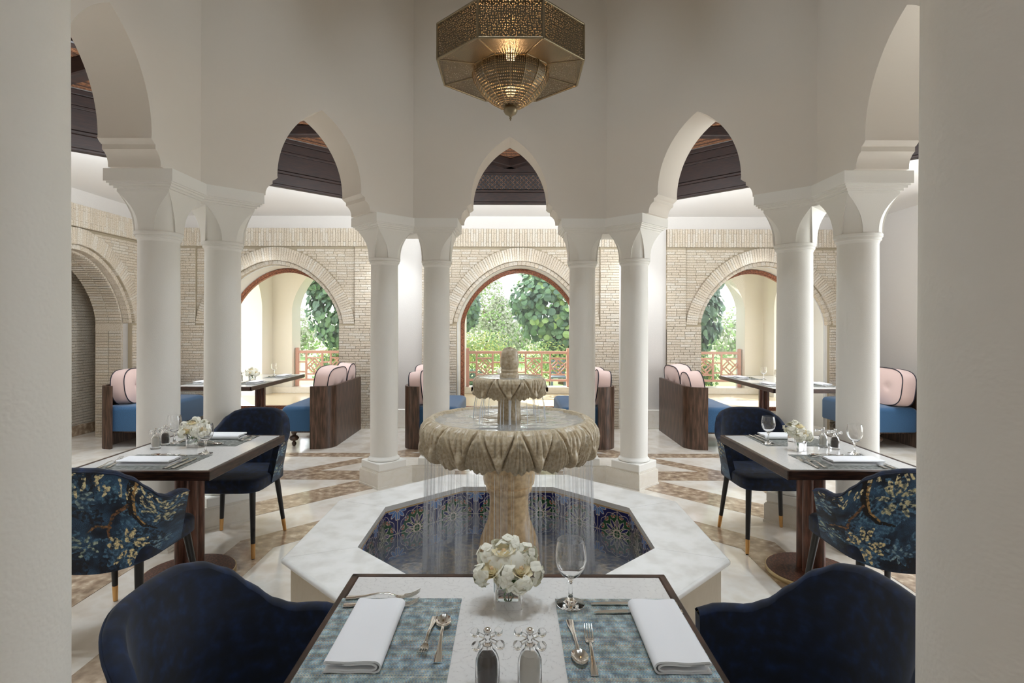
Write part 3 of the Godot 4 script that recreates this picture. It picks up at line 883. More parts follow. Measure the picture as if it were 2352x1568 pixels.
func portal(called: String, at: Vector3, turn: float, cut_left := 0.0) -> void:
	rng.seed = 100 + int(at.x * 10.0)
	var p := structure(called)
	p.position = at; p.rotation.y = turn
	# mortar bed in three depths
	var b := MB.new()
	var poly := PackedVector2Array([Vector2(1.446, 0), Vector2(1.446, 2.93), Vector2(-1.446, 2.93), Vector2(-1.446, 0), Vector2(-0.935, 0)])
	var a := arch(0.935, 1.53, 2.405)
	for i in range(a.size() - 1, -1, -1): poly.append(a[i])
	poly.append(Vector2(0.935, 0))
	b.prism(poly, -0.005, 0.008)
	for s: float in [-1.0, 1.0]:
		b.box(Vector3(s * 1.3045, 1.33, 0.02), Vector3(0.279, 2.66, 0.05)); b.box(Vector3(s * 1.048, 0.765, 0.02), Vector3(0.224, 1.53, 0.05))
	b.box(Vector3(0, 2.795, 0.02), Vector3(2.888, 0.266, 0.05))
	ring(b, 0.995, 1.53, 2.46, 1.16, 1.53, 2.652, -0.005, 0.044)
	part("mortar_bed", b, M.mortar, p)
	# header of upright bricks, each column split in two
	var x := -1.446 + 0.019
	var i := 0
	while x < 1.44:
		var cutq := 0.07 if i % 2 == 0 else 0.195
		brick_at(p, "soldier_brick", Vector3(x, 2.93 - cutq / 2, 0.03), cutq, 0.034, 0.06, PI / 2)
		brick_at(p, "soldier_brick", Vector3(x, 2.665 + (0.265 - cutq) / 2, 0.03), 0.265 - cutq, 0.034, 0.06, PI / 2)
		x += 0.0376; i += 1
	# running courses: pilasters, jambs, and the recessed spandrels
	var rest := [MB.new(), MB.new(), MB.new(), MB.new()]
	for row in 70:
		var y := 0.0376 * (row + 0.5)
		for s: float in [-1.0, 1.0]:
			var x0 := 0.94 if y < 1.52 else 1.166
			var e: float = x0 + (0.0 if row % 2 == 0 else -0.06)
			while e < 1.44:
				var w := rng.randf_range(0.13, 0.17) if row % 3 else rng.randf_range(0.10, 0.2)
				var l := maxf(e, x0); var r := minf(e + w, 1.446)
				if 1.446 - r < 0.05: r = 1.446
				if r - l > 0.03:
					var dz := 0.03 + rng.randf_range(-0.002, 0.002)
					if y > 1.45: brick_at(p, "brick", Vector3(s * (l + r) / 2, y, dz), r - l, 0.034, 0.06)
					else: rest[rng.randi() % 4].box(Vector3(s * (l + r) / 2, y, dz), Vector3(r - l - 0.004, 0.034, 0.06), 0.003)
				e = r if r >= 1.446 else e + w
			if y > 1.53 and y < 2.64:
				var q := outer_x(y - 0.017) - 0.01
				e = 1.163
				while e > q:
					var w2 := rng.randf_range(0.11, 0.17)
					var l2 := maxf(e - w2, q)
					if l2 - q < 0.04: l2 = q
					if e - l2 > 0.02: brick_at(p, "brick", Vector3(s * (l2 + e) / 2, y, 0.006), e - l2, 0.034, 0.022)
					e = l2
	for q in 4: stuff(part("brickwork", rest[q], M["brick%d" % q], p))
	# archivolt of radial bricks, and the smaller stepped ring inside it
	ring_bricks(p, "arch_brick", 0.993, 1.53, 2.458, 1.163, 1.53, 2.655, 0.0385, 0.027, 0.056)
	ring_bricks(p, "ledge_brick", 0.93, 1.53, 2.40, 0.99, 1.53, 2.458, 0.066, -0.03, 0.09)

func ring(b: MB, hw0: float, s0: float, a0: float, hw1: float, s1: float, a1: float, z0: float, z1: float) -> void:
	var i := arch(hw0, s0, a0); var o := arch(hw1, s1, a1)
	var poly := o.duplicate()
	i.reverse()
	poly.append_array(i)
	b.prism(poly, z0, z1)

func ring_bricks(p: Node3D, called: String, hw0: float, s0: float, a0: float, hw1: float, s1: float, a1: float, pitch: float, z: float, depth: float) -> void:
	var inner := arch(hw0, s0, a0, 60); var outer := arch(hw1, s1, a1, 60)
	var run := 0.0; var next := pitch / 2
	for k in range(1, inner.size()):
		var l := outer[k].distance_to(outer[k - 1])
		while run + l >= next:
			var t := (next - run) / l
			var a := inner[k - 1].lerp(inner[k], t); var c := outer[k - 1].lerp(outer[k], t)
			var m := (a + c) / 2
			brick_at(p, called, Vector3(m.x, m.y, z + rng.randf_range(-0.002, 0.002)), a.distance_to(c), pitch - 0.006, depth, (c - a).angle())
			next += pitch
		run += l

func build_portals() -> void:
	for i in 3:
		portal("trim_%d" % (i + 1), Vector3(WIN[i][0], 0, BACK), 0.0)
		# glazing set back in a cream reveal above a low stone sill
		var w := structure("window_%d" % (i + 1))
		w.position = Vector3(WIN[i][0], 0, BACK)
		var b := MB.new()
		ring(b, 0.92, 1.53, 2.392, 0.952, 1.53, 2.422, -0.495, -0.08)
		for s: float in [-1.0, 1.0]: b.box(Vector3(s * 0.936, 0.765, -0.2875), Vector3(0.032, 1.53, 0.415))
		part("reveal", b, M.cream_plaster, w)
		b = MB.new()
		ring(b, 0.862, 1.53, 2.325, 0.918, 1.53, 2.388, -0.50, -0.44)
		ring(b, 0.876, 1.53, 2.34, 0.918, 1.53, 2.388, -0.44, -0.425)
		for s: float in [-1.0, 1.0]:
			b.box(Vector3(s * 0.89, 0.86, -0.47), Vector3(0.056, 1.34, 0.06), 0.004); b.box(Vector3(s * 0.897, 0.86, -0.432), Vector3(0.042, 1.34, 0.016), 0.003)
		b.box(Vector3(0, 0.225, -0.47), Vector3(1.8, 0.06, 0.07), 0.006)
		part("window_frame", b, M.frame_wood, w)
		b = MB.new()
		var poly := arch(0.866, 1.53, 2.33)
		poly.append(Vector2(-0.866, 0.25)); poly.append(Vector2(0.866, 0.25))
		b.prism(poly, -0.474, -0.466)
		part("pane", b, M.pane, w)
		part("sill_stone", box_mesh(Vector3(0, 0.15, -0.50), Vector3(1.84, 0.1, 0.26), 0.006), M.stone_cream, w)
		part("sill_plinth", box_mesh(Vector3(0, 0.05, -0.50), Vector3(1.84, 0.1, 0.24), 0.004), M.floor_brown, w)
	portal("trim_4", Vector3(-5.14, 0, -3.45), PI / 2)
	# brick lining of the niche: vault soffit and the lit wall behind
	var n := structure("wall_niche_lining")
	var b := MB.new()
	b.xf = Transform3D(Basis(Vector3.UP, PI / 2), Vector3(-5.14, 0, -3.45))
	ring(b, 0.918, 1.53, 2.388, 0.95, 1.53, 2.42, -0.43, -0.08)
	for s: float in [-1.0, 1.0]: b.box(Vector3(s * 0.934, 0.765, -0.255), Vector3(0.032, 1.53, 0.35))
	part("vault_lining", b, M.brick1, n)
	rng.seed = 9
	b = MB.new()
	for row in 78:
		var x := -1.5 - rng.randf() * 0.1
		while x < 1.5:
			var w := rng.randf_range(0.16, 0.22)
			var c := Vector3(-5.915 + rng.randf_range(-0.002, 0.002), 0.0376 * (row + 0.5), -3.45 + x + w / 2)
			if row > 12 and row < 44 and x > -1.0 and x < 0.9: 
				var o := part("brick", brick_mesh(w, 0.034, 0.03), M["brick%d" % (rng.randi() % 4)], n, c)
				o.rotation.y = PI / 2
			else: b.box(c, Vector3(0.03, 0.034, w - 0.004), 0.003)
			x += w
	stuff(part("brickwork", b, M.brick0, n))
	for row in 38:
		for s: float in [-1.0, 1.0]:
			for e in 2:
				var o := part("jamb_brick", brick_mesh(0.17, 0.034, 0.02), M["brick%d" % (rng.randi() % 4)], n, Vector3(-5.30 - 0.175 * e, 0.0376 * (row + 0.5), -3.45 + s * 0.914))
	var vb := arch(0.914, 1.53, 2.384, 40)
	var run := 0.0; var nxt := 0.02
	for k in range(1, vb.size()):
		var l := vb[k].distance_to(vb[k - 1])
		while run + l >= nxt:
			var q := vb[k - 1].lerp(vb[k], (nxt - run) / l)
			var d := vb[k] - vb[k - 1]
			for e in 2:
				var o := part("vault_brick", brick_mesh(0.17, 0.034, 0.02), M["brick%d" % (rng.randi() % 4)], n, Vector3(-5.30 - 0.175 * e, q.y, -3.45 - q.x))
				o.rotation.x = atan2(-d.x, -d.y) - PI
			nxt += 0.0385
		run += l
	structure("baseboard_niche", box_mesh(Vector3(-5.885, 0.07, -3.45), Vector3(0.03, 0.14, 3.0), 0.004), M.floor_brown)

func build_loggia() -> void:
	structure("floor_loggia", box_mesh(Vector3(0.15, -0.1, -7.7), Vector3(13, 0.2, 4.2)), M.paving)
	structure("ceiling_loggia", box_mesh(Vector3(0.15, 3.5, -7.7), Vector3(13, 0.3, 4.5)), M.cream_plaster)
	var b := MB.new()
	b.xf = Transform3D(Basis(), Vector3(0.16, 0, 0))
	wall_poly(b, -5.93, 5.93, 3.6, [[-3.82, 1.18, 1.85, 3.0], [0.0, 1.18, 1.85, 3.0], [3.84, 1.18, 1.85, 3.0]], -9.75, -9.25)
	structure("wall_loggia", b, M.cream_plaster)
	for s: float in [-1.0, 1.0]:
		b = MB.new()
		b.xf = Transform3D(Basis(Vector3.UP, PI / 2), Vector3(0.155 + s * 5.675, 0, 0))
		wall_poly(b, 5.6, 9.25, 3.6, [[7.55, 1.18, 1.85, 3.0]], -0.25, 0.25)
		structure("wall_loggia_side", b, M.cream_plaster)
	structure("trim_curb", box_mesh(Vector3(0.16, 0.067, -9.42), Vector3(10.9, 0.135, 0.44), 0.01), M.stone_cream)
	var says := ["pink wooden lattice railing seen through the left arched window", "pink wooden lattice railing behind the fountain, through the middle arched window", "pink wooden lattice railing seen through the right arched window"]
	for i in 3:
		railing(says[i], Vector3(0.16 + [-3.82, 0.0, 3.84][i], 0.135, -9.42))

func bar(b: MB, a: Vector2, c: Vector2, w: float, d: float) -> void:
	var m := (a + c) / 2
	var keep := b.xf
	b.xf = keep * Transform3D(Basis(Vector3.BACK, (c - a).angle()), Vector3(m.x, m.y, 0))
	b.box(Vector3(), Vector3(a.distance_to(c), w, d), 0.003)
	b.xf = keep

func railing(label: String, at: Vector3) -> void:
	var o := thing("railing", label, "railing", at, 0.0, "lattice railings of the loggia")
	var hw := 1.16
	for s: float in [-1.0, 1.0]: part("post", box_mesh(Vector3(s * (hw - 0.035), 0.43, 0), Vector3(0.07, 0.86, 0.07), 0.008), M.rail_pink, o)
	part("top_rail", box_mesh(Vector3(0, 0.765, 0), Vector3(2 * hw - 0.14, 0.06, 0.06), 0.006), M.rail_pink, o)
	part("bottom_rail", box_mesh(Vector3(0, 0.145, 0), Vector3(2 * hw - 0.14, 0.05, 0.05), 0.005), M.rail_pink, o)
	var x := -hw + 0.07
	var y0 := 0.17; var y1 := 0.735
	var widths := [0.165, 0.36, 0.19, 0.36, 0.19, 0.36, 0.19, 0.36]
	for i in widths.size():
		var x1: float = minf(x + widths[i], hw - 0.07)
		if i > 0: part("upright", box_mesh(Vector3(x, (y0 + y1) / 2, 0), Vector3(0.04, y1 - y0, 0.04), 0.004), M.rail_pink, o)
		if widths[i] < 0.3:
			for yy in [0.32, 0.54]: part("crossbar", box_mesh(Vector3((x + x1) / 2, yy, 0), Vector3(x1 - x - 0.03, 0.032, 0.036), 0.003), M.rail_pink, o)
		else:
			for yy in [0.27, 0.635]: part("crossbar", box_mesh(Vector3((x + x1) / 2, yy, 0), Vector3(x1 - x - 0.03, 0.032, 0.036), 0.003), M.rail_pink, o)
			var c := Vector2((x + x1) / 2, 0.4525)
			for k in 4:
				var b := MB.new()
				var d := Vector2.from_angle(k * PI / 2); var e := Vector2.from_angle((k + 1) * PI / 2)
				bar(b, c + d * 0.17, c + e * 0.17, 0.026, 0.034)
				part("diamond_bar", b, M.rail_pink, o)
				b = MB.new()
				bar(b, c + d * 0.085, c + d * 0.085 + (e - d) * 0.175, 0.026, 0.03)
				part("pinwheel_bar", b, M.rail_pink, o)
		x = x1

func leaf_mesh(round_: bool) -> ArrayMesh:
	var b := MB.new()
	var m := 8 if round_ else 6
	var ringp := PackedVector3Array()
	for i in m:
		var a := TAU * i / m
		var r := 0.5 if round_ else 0.5 * (1.0 - 0.45 * absf(sin(a)))
		ringp.append(Vector3(cos(a) * r, sin(a) * r, 0.07 * cos(2 * a) - 0.05))
	for i in m: b.tri(Vector3(0, 0, 0.03), ringp[i], ringp[(i + 1) % m])
	return b.mesh()

func foliage(o: Node3D, material: Material, lm: ArrayMesh, blobs: Array, count: int, s0: float, s1: float, shell := 0.7) -> void:
	var ts := []
	for i in count:
		var q = blobs[rng.randi() % blobs.size()]
		var d := Vector3(rng.randfn(), rng.randfn(), rng.randfn()).normalized()
		var rad := lerpf(shell, 1.0, pow(rng.randf(), 0.6))
		var p: Vector3 = q[0] + d * q[1] * rad
		var f := (d + Vector3(0, 0.5, 0.35) + Vector3(rng.randfn(), rng.randfn(), rng.randfn()) * 0.35).normalized()
		var bs := Basis.looking_at(-f, Vector3(rng.randfn(), 1, rng.randfn())) * Basis(Vector3.BACK, rng.randf() * TAU)
		ts.append(Transform3D(bs.scaled_local(Vector3.ONE * rng.randf_range(s0, s1)), p))
	var mm := MultiMesh.new()
	mm.transform_format = MultiMesh.TRANSFORM_3D
	mm.mesh = lm
	mm.instance_count = ts.size()
	for i in ts.size(): mm.set_instance_transform(i, ts[i])
	var mi := MultiMeshInstance3D.new()
	mi.name = "foliage"
	mi.multimesh = mm
	mi.material_override = material
	o.add_child(mi, true)
	stuff(mi)

func tree(called: String, label: String, at: Vector3, blobs: Array, mats: Array, count: int, s0: float, s1: float, group := "garden trees") -> void:
	var o := thing(called, label, "tree", at, 0.0, group)
	var top: Vector3 = blobs[0][0]
	var b := MB.new()
	b.tube([Vector3(), Vector3(0.05, top.y * 0.4, 0), Vector3(top.x * 0.6, top.y * 0.8, 0), top], [0.11, 0.09, 0.07, 0.03], 8)
	part("trunk", b, M.bark, o)
	b = MB.new()
	for q in blobs: b.tube([Vector3(top.x * 0.5, top.y * 0.55, 0), (Vector3(top.x * 0.5, top.y * 0.7, 0) + q[0]) / 2, q[0]], [0.05, 0.035, 0.015], 6)
	part("branches", b, M.bark, o)
	var lm := leaf_mesh(true)
	for i in mats.size(): foliage(o, mats[i][0], lm, blobs, int(count * mats[i][1]), s0, s1)

func shrub(label: String, at: Vector3, blobs: Array, mats: Array, count: int, s0: float, s1: float) -> void:
	var o := thing("shrub", label, "shrub", at, 0.0, "garden shrubs")
	var b := MB.new()
	for q in blobs: b.tube([Vector3(q[0].x * 0.3, 0, q[0].z * 0.3), q[0]], [0.025, 0.01], 5)
	part("stem", b, M.bark, o)
	var lm := leaf_mesh(false)
	for i in mats.size(): foliage(o, mats[i][0], lm, blobs, int(count * mats[i][1]), s0, s1, 0.3)

func build_garden() -> void:
	rng.seed = 77
	structure("ground_lawn", box_mesh(Vector3(0, -0.35, -34), Vector3(90, 0.2, 48.4)), M.lawn)
	var dk: Material = M.leaf_dark; var md: Material = M.leaf_mid; var lt: Material = M.leaf_light; var ye: Material = M.leaf_yellow; var pa: Material = M.leaf_pale
	var g := -0.25
	tree("broadleaf_tree", "big round-leaved tree filling the right of the middle arched window", Vector3(1.5, g, -13.6), [[Vector3(-0.2, 2.5, 0), Vector3(1.3, 1.5, 1.1)], [Vector3(-0.35, 3.2, 0), Vector3(0.8, 0.7, 0.8)], [Vector3(0.5, 1.5, 0.2), Vector3(1.1, 1.1, 0.9)], [Vector3(-1.0, 2.5, 0), Vector3(0.55, 0.6, 0.6)]], [[md, 0.6], [dk, 0.25], [lt, 0.15]], 5200, 0.12, 0.24)
	tree("broadleaf_tree", "round-leaved tree at the left edge of the middle arched window", Vector3(-1.9, g, -13.2), [[Vector3(0.2, 2.3, 0), Vector3(0.8, 0.9, 0.8)], [Vector3(-0.5, 2.9, 0), Vector3(0.7, 0.7, 0.7)]], [[md, 0.6], [dk, 0.4]], 2200, 0.12, 0.22)
	tree("broadleaf_tree", "dense blue-green leafy tree seen through the left arched window", Vector3(-4.1, g, -11.6), [[Vector3(0.0, 2.3, 0), Vector3(1.3, 1.4, 0.7)], [Vector3(-0.4, 3.3, 0), Vector3(1.3, 1.0, 0.7)], [Vector3(0.6, 1.6, 0), Vector3(0.9, 0.7, 0.6)]], [[dk, 0.6], [md, 0.4]], 5200, 0.12, 0.22)
	tree("broadleaf_tree", "dense dark leafy tree seen through the right arched window", Vector3(4.3, g, -11.4), [[Vector3(0.0, 2.2, 0), Vector3(1.2, 1.5, 0.7)], [Vector3(0.3, 3.3, 0), Vector3(1.2, 0.9, 0.7)], [Vector3(-0.5, 1.5, 0), Vector3(0.8, 0.7, 0.6)]], [[dk, 0.65], [md, 0.35]], 4600, 0.13, 0.26)
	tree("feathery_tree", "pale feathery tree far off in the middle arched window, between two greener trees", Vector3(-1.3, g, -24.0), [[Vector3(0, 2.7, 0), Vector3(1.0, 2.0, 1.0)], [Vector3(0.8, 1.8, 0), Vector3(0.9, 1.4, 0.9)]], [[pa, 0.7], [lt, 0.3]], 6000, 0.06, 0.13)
	shrub("yellow-green shrub behind the middle railing, left half", Vector3(-0.7, g, -14.5), [[Vector3(0, 0.9, 0), Vector3(0.9, 0.75, 0.5)], [Vector3(-0.9, 0.9, 0), Vector3(0.7, 0.7, 0.5)]], [[ye, 0.55], [lt, 0.45]], 2600, 0.06, 0.12)
	shrub("light green shrub behind the middle railing, right half", Vector3(1.1, g, -12.8), [[Vector3(0, 0.75, 0), Vector3(1.0, 0.6, 0.4)]], [[lt, 0.7], [ye, 0.3]], 1500, 0.06, 0.11)
	shrub("low dark green hedge plant at the foot of the middle railing, far left", Vector3(-1.0, g, -11.2), [[Vector3(0, 0.35, 0), Vector3(0.5, 0.32, 0.3)]], [[dk, 0.8], [md, 0.2]], 900, 0.05, 0.1)
	shrub("bright green shrub behind the left window's railing", Vector3(-3.6, g, -11.0), [[Vector3(0, 0.75, 0), Vector3(0.9, 0.55, 0.4)], [Vector3(-0.9, 0.7, 0), Vector3(0.6, 0.5, 0.4)]], [[lt, 0.5], [md, 0.3], [ye, 0.2]], 2400, 0.06, 0.13)
	shrub("yellowing green shrub behind the right window's railing", Vector3(3.9, g, -10.9), [[Vector3(0, 0.8, 0), Vector3(0.9, 0.6, 0.4)], [Vector3(0.8, 0.6, 0), Vector3(0.6, 0.5, 0.4)]], [[lt, 0.45], [ye, 0.35], [md, 0.2]], 2400, 0.06, 0.13)
	for i in 7:
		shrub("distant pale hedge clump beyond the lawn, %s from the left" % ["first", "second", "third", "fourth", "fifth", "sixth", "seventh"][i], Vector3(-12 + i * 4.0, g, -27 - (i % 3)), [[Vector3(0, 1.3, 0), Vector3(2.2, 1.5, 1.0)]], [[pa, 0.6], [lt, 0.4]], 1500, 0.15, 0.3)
	var c := thing("garden_chair", "small slate-grey garden chair on the lawn, seen low at the right of the middle railing", "chair", Vector3(1.25, -0.25, -11.6))
	part("seat", box_mesh(Vector3(0, 0.4, 0), Vector3(0.4, 0.05, 0.4), 0.01), M.outdoor_grey, c)
	var bk := MB.new()
	for i in 4: bk.box(Vector3(0, 0.5 + i * 0.1, -0.19), Vector3(0.4, 0.05, 0.025), 0.005)
	part("backrest", bk, M.outdoor_grey, c)
	for sx in [-1.0, 1.0]:
		for sz in [-1.0, 1.0]: part("leg", box_mesh(Vector3(sx * 0.17, 0.19, sz * 0.17), Vector3(0.04, 0.38, 0.04), 0.004), M.outdoor_grey, c)

func acanthus(t: float, ph: float, amp: float) -> float:      # carved leaf relief; t 0 at the hanging tip, 1 at the lip, ph 0..1 over one leaf and one bud
	var x := absf(ph - 0.5)
	var w := lerpf(0.43, 0.07, smoothstep(0.0, 0.85, t))
	var d := 0.0
	if x < w:
		d += 0.7 * (1.0 - pow(x / w, 2.0)) * smoothstep(0.95, 0.2, t)
		var q := x / w
		for k: float in [0.0, 0.26, 0.5, 0.74]:
			d -= 0.75 * exp(-pow((q - k) / 0.075, 2.0)) * smoothstep(0.85, 0.5, t + k * 0.35)
	d -= 1.3 * exp(-pow((x - w) / 0.022, 2.0)) * smoothstep(1.0, 0.9, t)
	var y := 0.5 - x
	if y < 0.14:
		d += 1.3 * (1.0 - pow(y / 0.14, 2.0)) * smoothstep(0.42, 0.15, t) * smoothstep(-0.05, 0.08, t)
		d -= 0.9 * exp(-pow((y - lerpf(0.1, 0.045, t)) / 0.016, 2.0)) * smoothstep(0.25, 0.4, t) * smoothstep(1.0, 0.85, t)
	d -= 0.5 * exp(-pow((x - 0.25 - 0.12 * t) / 0.018, 2.0)) * smoothstep(0.4, 0.6, t) * smoothstep(1.0, 0.85, t)
	return d * amp

func carved_bowl(prof: Array, i0: int, i1: int, leaves: int, amp: float, drop: float, seg: int) -> MB:   # lathe whose rows i0..i1 carry leaves
	var b := MB.new()
	var rows := []
	var fine := []
	for i in prof.size() - 1:
		var m := 5 if i >= i0 and i < i1 else 1
		for k in m: fine.append([prof[i].lerp(prof[i + 1], float(k) / m), i + float(k) / m])
	fine.append([prof[prof.size() - 1], float(prof.size() - 1)])
	for f in fine:
		var t := clampf((f[1] - i0) / float(i1 - i0), 0, 1)
		var line := PackedVector3Array()
		for j in seg:
			var a := TAU * j / seg
			var ph := fposmod(a * leaves / TAU, 1.0)
			var on := 1.0 if f[1] >= i0 and f[1] <= i1 else 0.0
			if f[1] > i0 - 1.5 and f[1] < i0: on = 0.5
			var r: float = f[0].x + acanthus(t, ph, amp) * on
			var tip := drop * (0.55 * cos(TAU * (ph - 0.5)) + 0.6 * exp(-pow((0.5 - absf(ph - 0.5)) / 0.1, 2.0)) + 0.25 * cos(TAU * 5.0 * ph))
			var y: float = f[0].y - tip * on * smoothstep(0.35, 0.0, t)
			line.append(Vector3(r * cos(a), y, r * sin(a)))
		rows.append(line)
	b.grid(rows, true)
	return b

func build_fountain() -> void:
	var o := thing("fountain", "two-tier carved stone fountain with leaf-edged bowls and running water", "fountain", Vector3(0.012, 0.06, 0))
	var up := func(a: Array) -> Array: return a.map(func(p): return Vector2(p[0], p[1] - 0.06))
	var b := MB.new()
	b.lathe(up.call([[0.0, 0.06], [0.2, 0.06], [0.2, 0.1], [0.185, 0.12], [0.18, 0.17], [0.172, 0.25], [0.162, 0.32], [0.14, 0.38], [0.121, 0.425], [0.111, 0.48], [0.109, 0.54], [0.111, 0.575], [0.118, 0.585], [0.128, 0.595], [0.131, 0.61], [0.130, 0.622], [0.124, 0.627], [0.124, 0.632], [0.142, 0.637], [0.146, 0.66], [0.146, 0.74], [0.143, 0.78], [0.0, 0.79]]), 56, 38)
	part("pedestal", b, M.pedestal_stone, o)
	var prof := [[0.13, 0.772], [0.22, 0.778], [0.33, 0.79], [0.415, 0.806], [0.452, 0.812], [0.476, 0.835], [0.492, 0.875], [0.500, 0.92], [0.494, 0.962], [0.474, 0.992], [0.448, 1.008], [0.425, 1.008], [0.413, 0.996], [0.40, 0.97], [0.3, 0.94], [0.05, 0.93]]
	part("large_bowl", carved_bowl(up.call(prof), 4, 11, 15, 0.022, 0.026, 600), M.fountain_stone, o)
	b = MB.new()
	var line := []
	for i in 11:
		var y := lerpf(0.935, 1.15, i / 10.0)
		line.append([0.061 + 0.014 * pow(1.0 - i / 10.0, 2.0) + 0.006 * pow(i / 10.0, 4.0), y])
	var rows := []
	for i in line.size():
		var ringp := PackedVector3Array()
		for j in 96:
			var a := TAU * j / 96
			var q := fposmod(a * 6 / TAU + 0.1 * i * (1 if int(a * 6 / TAU) % 2 == 0 else -1), 1.0)
			ringp.append(Vector3(cos(a), 0, sin(a)) * (line[i][0] - 0.006 * exp(-pow((q - 0.5) / 0.07, 2.0)) - 0.004 * exp(-pow((q - 0.2) / 0.05, 2.0))) + Vector3(0, line[i][1] - 0.06, 0))
		rows.append(ringp)
	b.grid(rows, true)
	part("upper_stem", b, M.fountain_stone, o)
	var prof2 := [[0.05, 1.14], [0.1, 1.142], [0.15, 1.136], [0.178, 1.13], [0.192, 1.138], [0.202, 1.16], [0.207, 1.188], [0.207, 1.212], [0.198, 1.229], [0.184, 1.236], [0.176, 1.232], [0.168, 1.215], [0.1, 1.2], [0.02, 1.2]]
	part("small_bowl", carved_bowl(up.call(prof2), 3, 9, 8, 0.014, 0.016, 288), M.fountain_stone, o)
	b = MB.new()
	b.lathe(up.call([[0.0, 1.2], [0.053, 1.2], [0.055, 1.245], [0.052, 1.252], [0.046, 1.258], [0.047, 1.266], [0.050, 1.27], [0.045, 1.278]]), 32, 40)
	var fr := []
	for i in 12:
		var t := i / 11.0
		var ringp := PackedVector3Array()
		for j in 48:
			var a := TAU * j / 48
			var r := [0.040, 0.047, 0.050, 0.0515, 0.051, 0.0505, 0.0495, 0.048, 0.046, 0.043, 0.034, 0.004][i] as float
			r += 0.0025 * sin(a * 5.0 + 0.5) * (1.0 - t) + 0.002 * sin(a * 3.0 + 1.0) * t
			ringp.append(Vector3(cos(a) * r, 1.212 + 0.126 * (1.0 - pow(1.0 - t, 1.15)) + (0.006 * sin(a * 2.0) if i > 8 else 0.0), sin(a) * r))
		fr.append(ringp)
	b.grid(fr, true)
	part("finial", b, M.fountain_stone, o)
	part("bowl_water", rippled(0.416, 0.996 - 0.06, 0.0026), M.bowl_water, o)
	part("bowl_water", rippled(0.176, 1.231 - 0.06, 0.0014), M.bowl_water, o)
	# basin
	var s := thing("basin", "low octagonal marble basin with patterned tiles round the fountain's foot", "basin")
	for k in 8:
		var yaw := Basis(Vector3.UP, -k * PI / 4)
		b = MB.new()
		b.prism(PackedVector2Array([Vector2(-0.7577 * T8 + 0.0008, 0.7577), Vector2(0.7577 * T8 - 0.0008, 0.7577), Vector2(1.0768 * T8 - 0.0008, 1.0768), Vector2(-1.0768 * T8 + 0.0008, 1.0768)]), 0.362, 0.3925)
		var sl := part("rim_slab", b, M.rim_white, s)
		sl.basis = yaw * Basis(Vector3.RIGHT, -PI / 2)
		b = MB.new(); b.xf = Transform3D(yaw, Vector3())
		b.tube([Vector3(-1.0768 * T8, 0.377, -1.0768), Vector3(1.0768 * T8, 0.377, -1.0768)], 0.0152, 12)
		part("bullnose", b, M.rim_white, s)
		b = MB.new()
		b.prism(PackedVector2Array([Vector2(-0.77 * T8, 0.77), Vector2(0.77 * T8, 0.77), Vector2(1.05 * T8, 1.05), Vector2(-1.05 * T8, 1.05)]), 0.0, 0.362)
		var rs := part("riser", b, M.riser_stone, s)
		rs.basis = yaw * Basis(Vector3.RIGHT, -PI / 2)
		b = MB.new(); b.xf = Transform3D(yaw, Vector3())
		b.box(Vector3(0, 0.3665, -0.764), Vector3(0.77 * 2 * T8, 0.024, 0.012))
		part("onyx_strip", b, M.onyx_strip, s)
		var seams := [-0.3138, -0.225, -0.075, 0.075, 0.225, 0.3138]
		for row in 2:
			for i in 5:
				var x0: float = seams[i]; var x1: float = seams[i + 1]
				b = MB.new(); b.xf = Transform3D(yaw, Vector3())
				var star_right := i % 2 == 1          # the star sits on the right seam of this tile
				var full := 0.15
				var u0 := 0.0; var u1 := 1.0
				if i == 0: u0 = 1.0 - (x1 - x0) / full
				if i == 4: u1 = (x1 - x0) / full
				if star_right: u0 = 1.0 - u0; u1 = 1.0 - u1
				var y1 := 0.354 - 0.15 * row; var y0 := y1 - 0.149
				var rc := Rect2(u0, 0, u1 - u0, 1) if row == 0 else Rect2(u0, 1, u1 - u0, -1)
				var z := -0.757
				b.quad(Vector3(x0 + 0.0006, y0, z), Vector3(x1 - 0.0006, y0, z), Vector3(x1 - 0.0006, y1, z), Vector3(x0 + 0.0006, y1, z), rc)
				b.quad(Vector3(x0, y1, z), Vector3(x1, y1, z), Vector3(x1, y1, z - 0.012), Vector3(x0, y1, z - 0.012), Rect2(0, 0, 0.01, 0.01))
				part("tile", b, M.zellige, s)
	b = MB.new()
	b.prism(PackedVector2Array(range(8).map(func(k): return Vector2(sin((k + 0.5) * PI / 4), cos((k + 0.5) * PI / 4)) * 0.77 / cos(PI / 8))), 0.0, 0.06)
	var bt := part("basin_floor", b, M.basin_floor, s)
	bt.basis = Basis(Vector3.RIGHT, -PI / 2)
	b = MB.new()
	var rw := []
	for i in 2:
		var ringp := PackedVector3Array()
		for k in 8:
			var a := -(k + 0.5) * PI / 4
			ringp.append(Vector3(sin(a), 0, cos(a)) * [0.0, 0.757 / cos(PI / 8)][1 - i] + Vector3(0, 0.182, 0))
		rw.append(ringp)
	b.grid(rw, true, true)
	part("basin_water", b, M.basin_water, s)
	# falling water
	rng.seed = 31
	b = MB.new()
	for k in 15:
		var a0 := TAU * k / 15.0
		for i in 16:
			var a := a0 + rng.randfn() * 0.085
			var r := 0.455 + rng.randf_range(-0.012, 0.02)
			var p := Vector3(cos(a) * r + 0.012, 0.80, sin(a) * r)
			b.tube([p, p + Vector3(cos(a) * 0.006, -0.3, sin(a) * 0.006), p + Vector3(cos(a) * 0.01, -0.615, sin(a) * 0.01)], [0.0016, 0.0022 + rng.randf() * 0.003, 0.003 + rng.randf() * 0.005], 6, false)
	tag(stuff(part("water_curtain", b, M.stream, self)), "thin threads of water falling all round from the large bowl into the tiled basin", "water")
	b = MB.new()
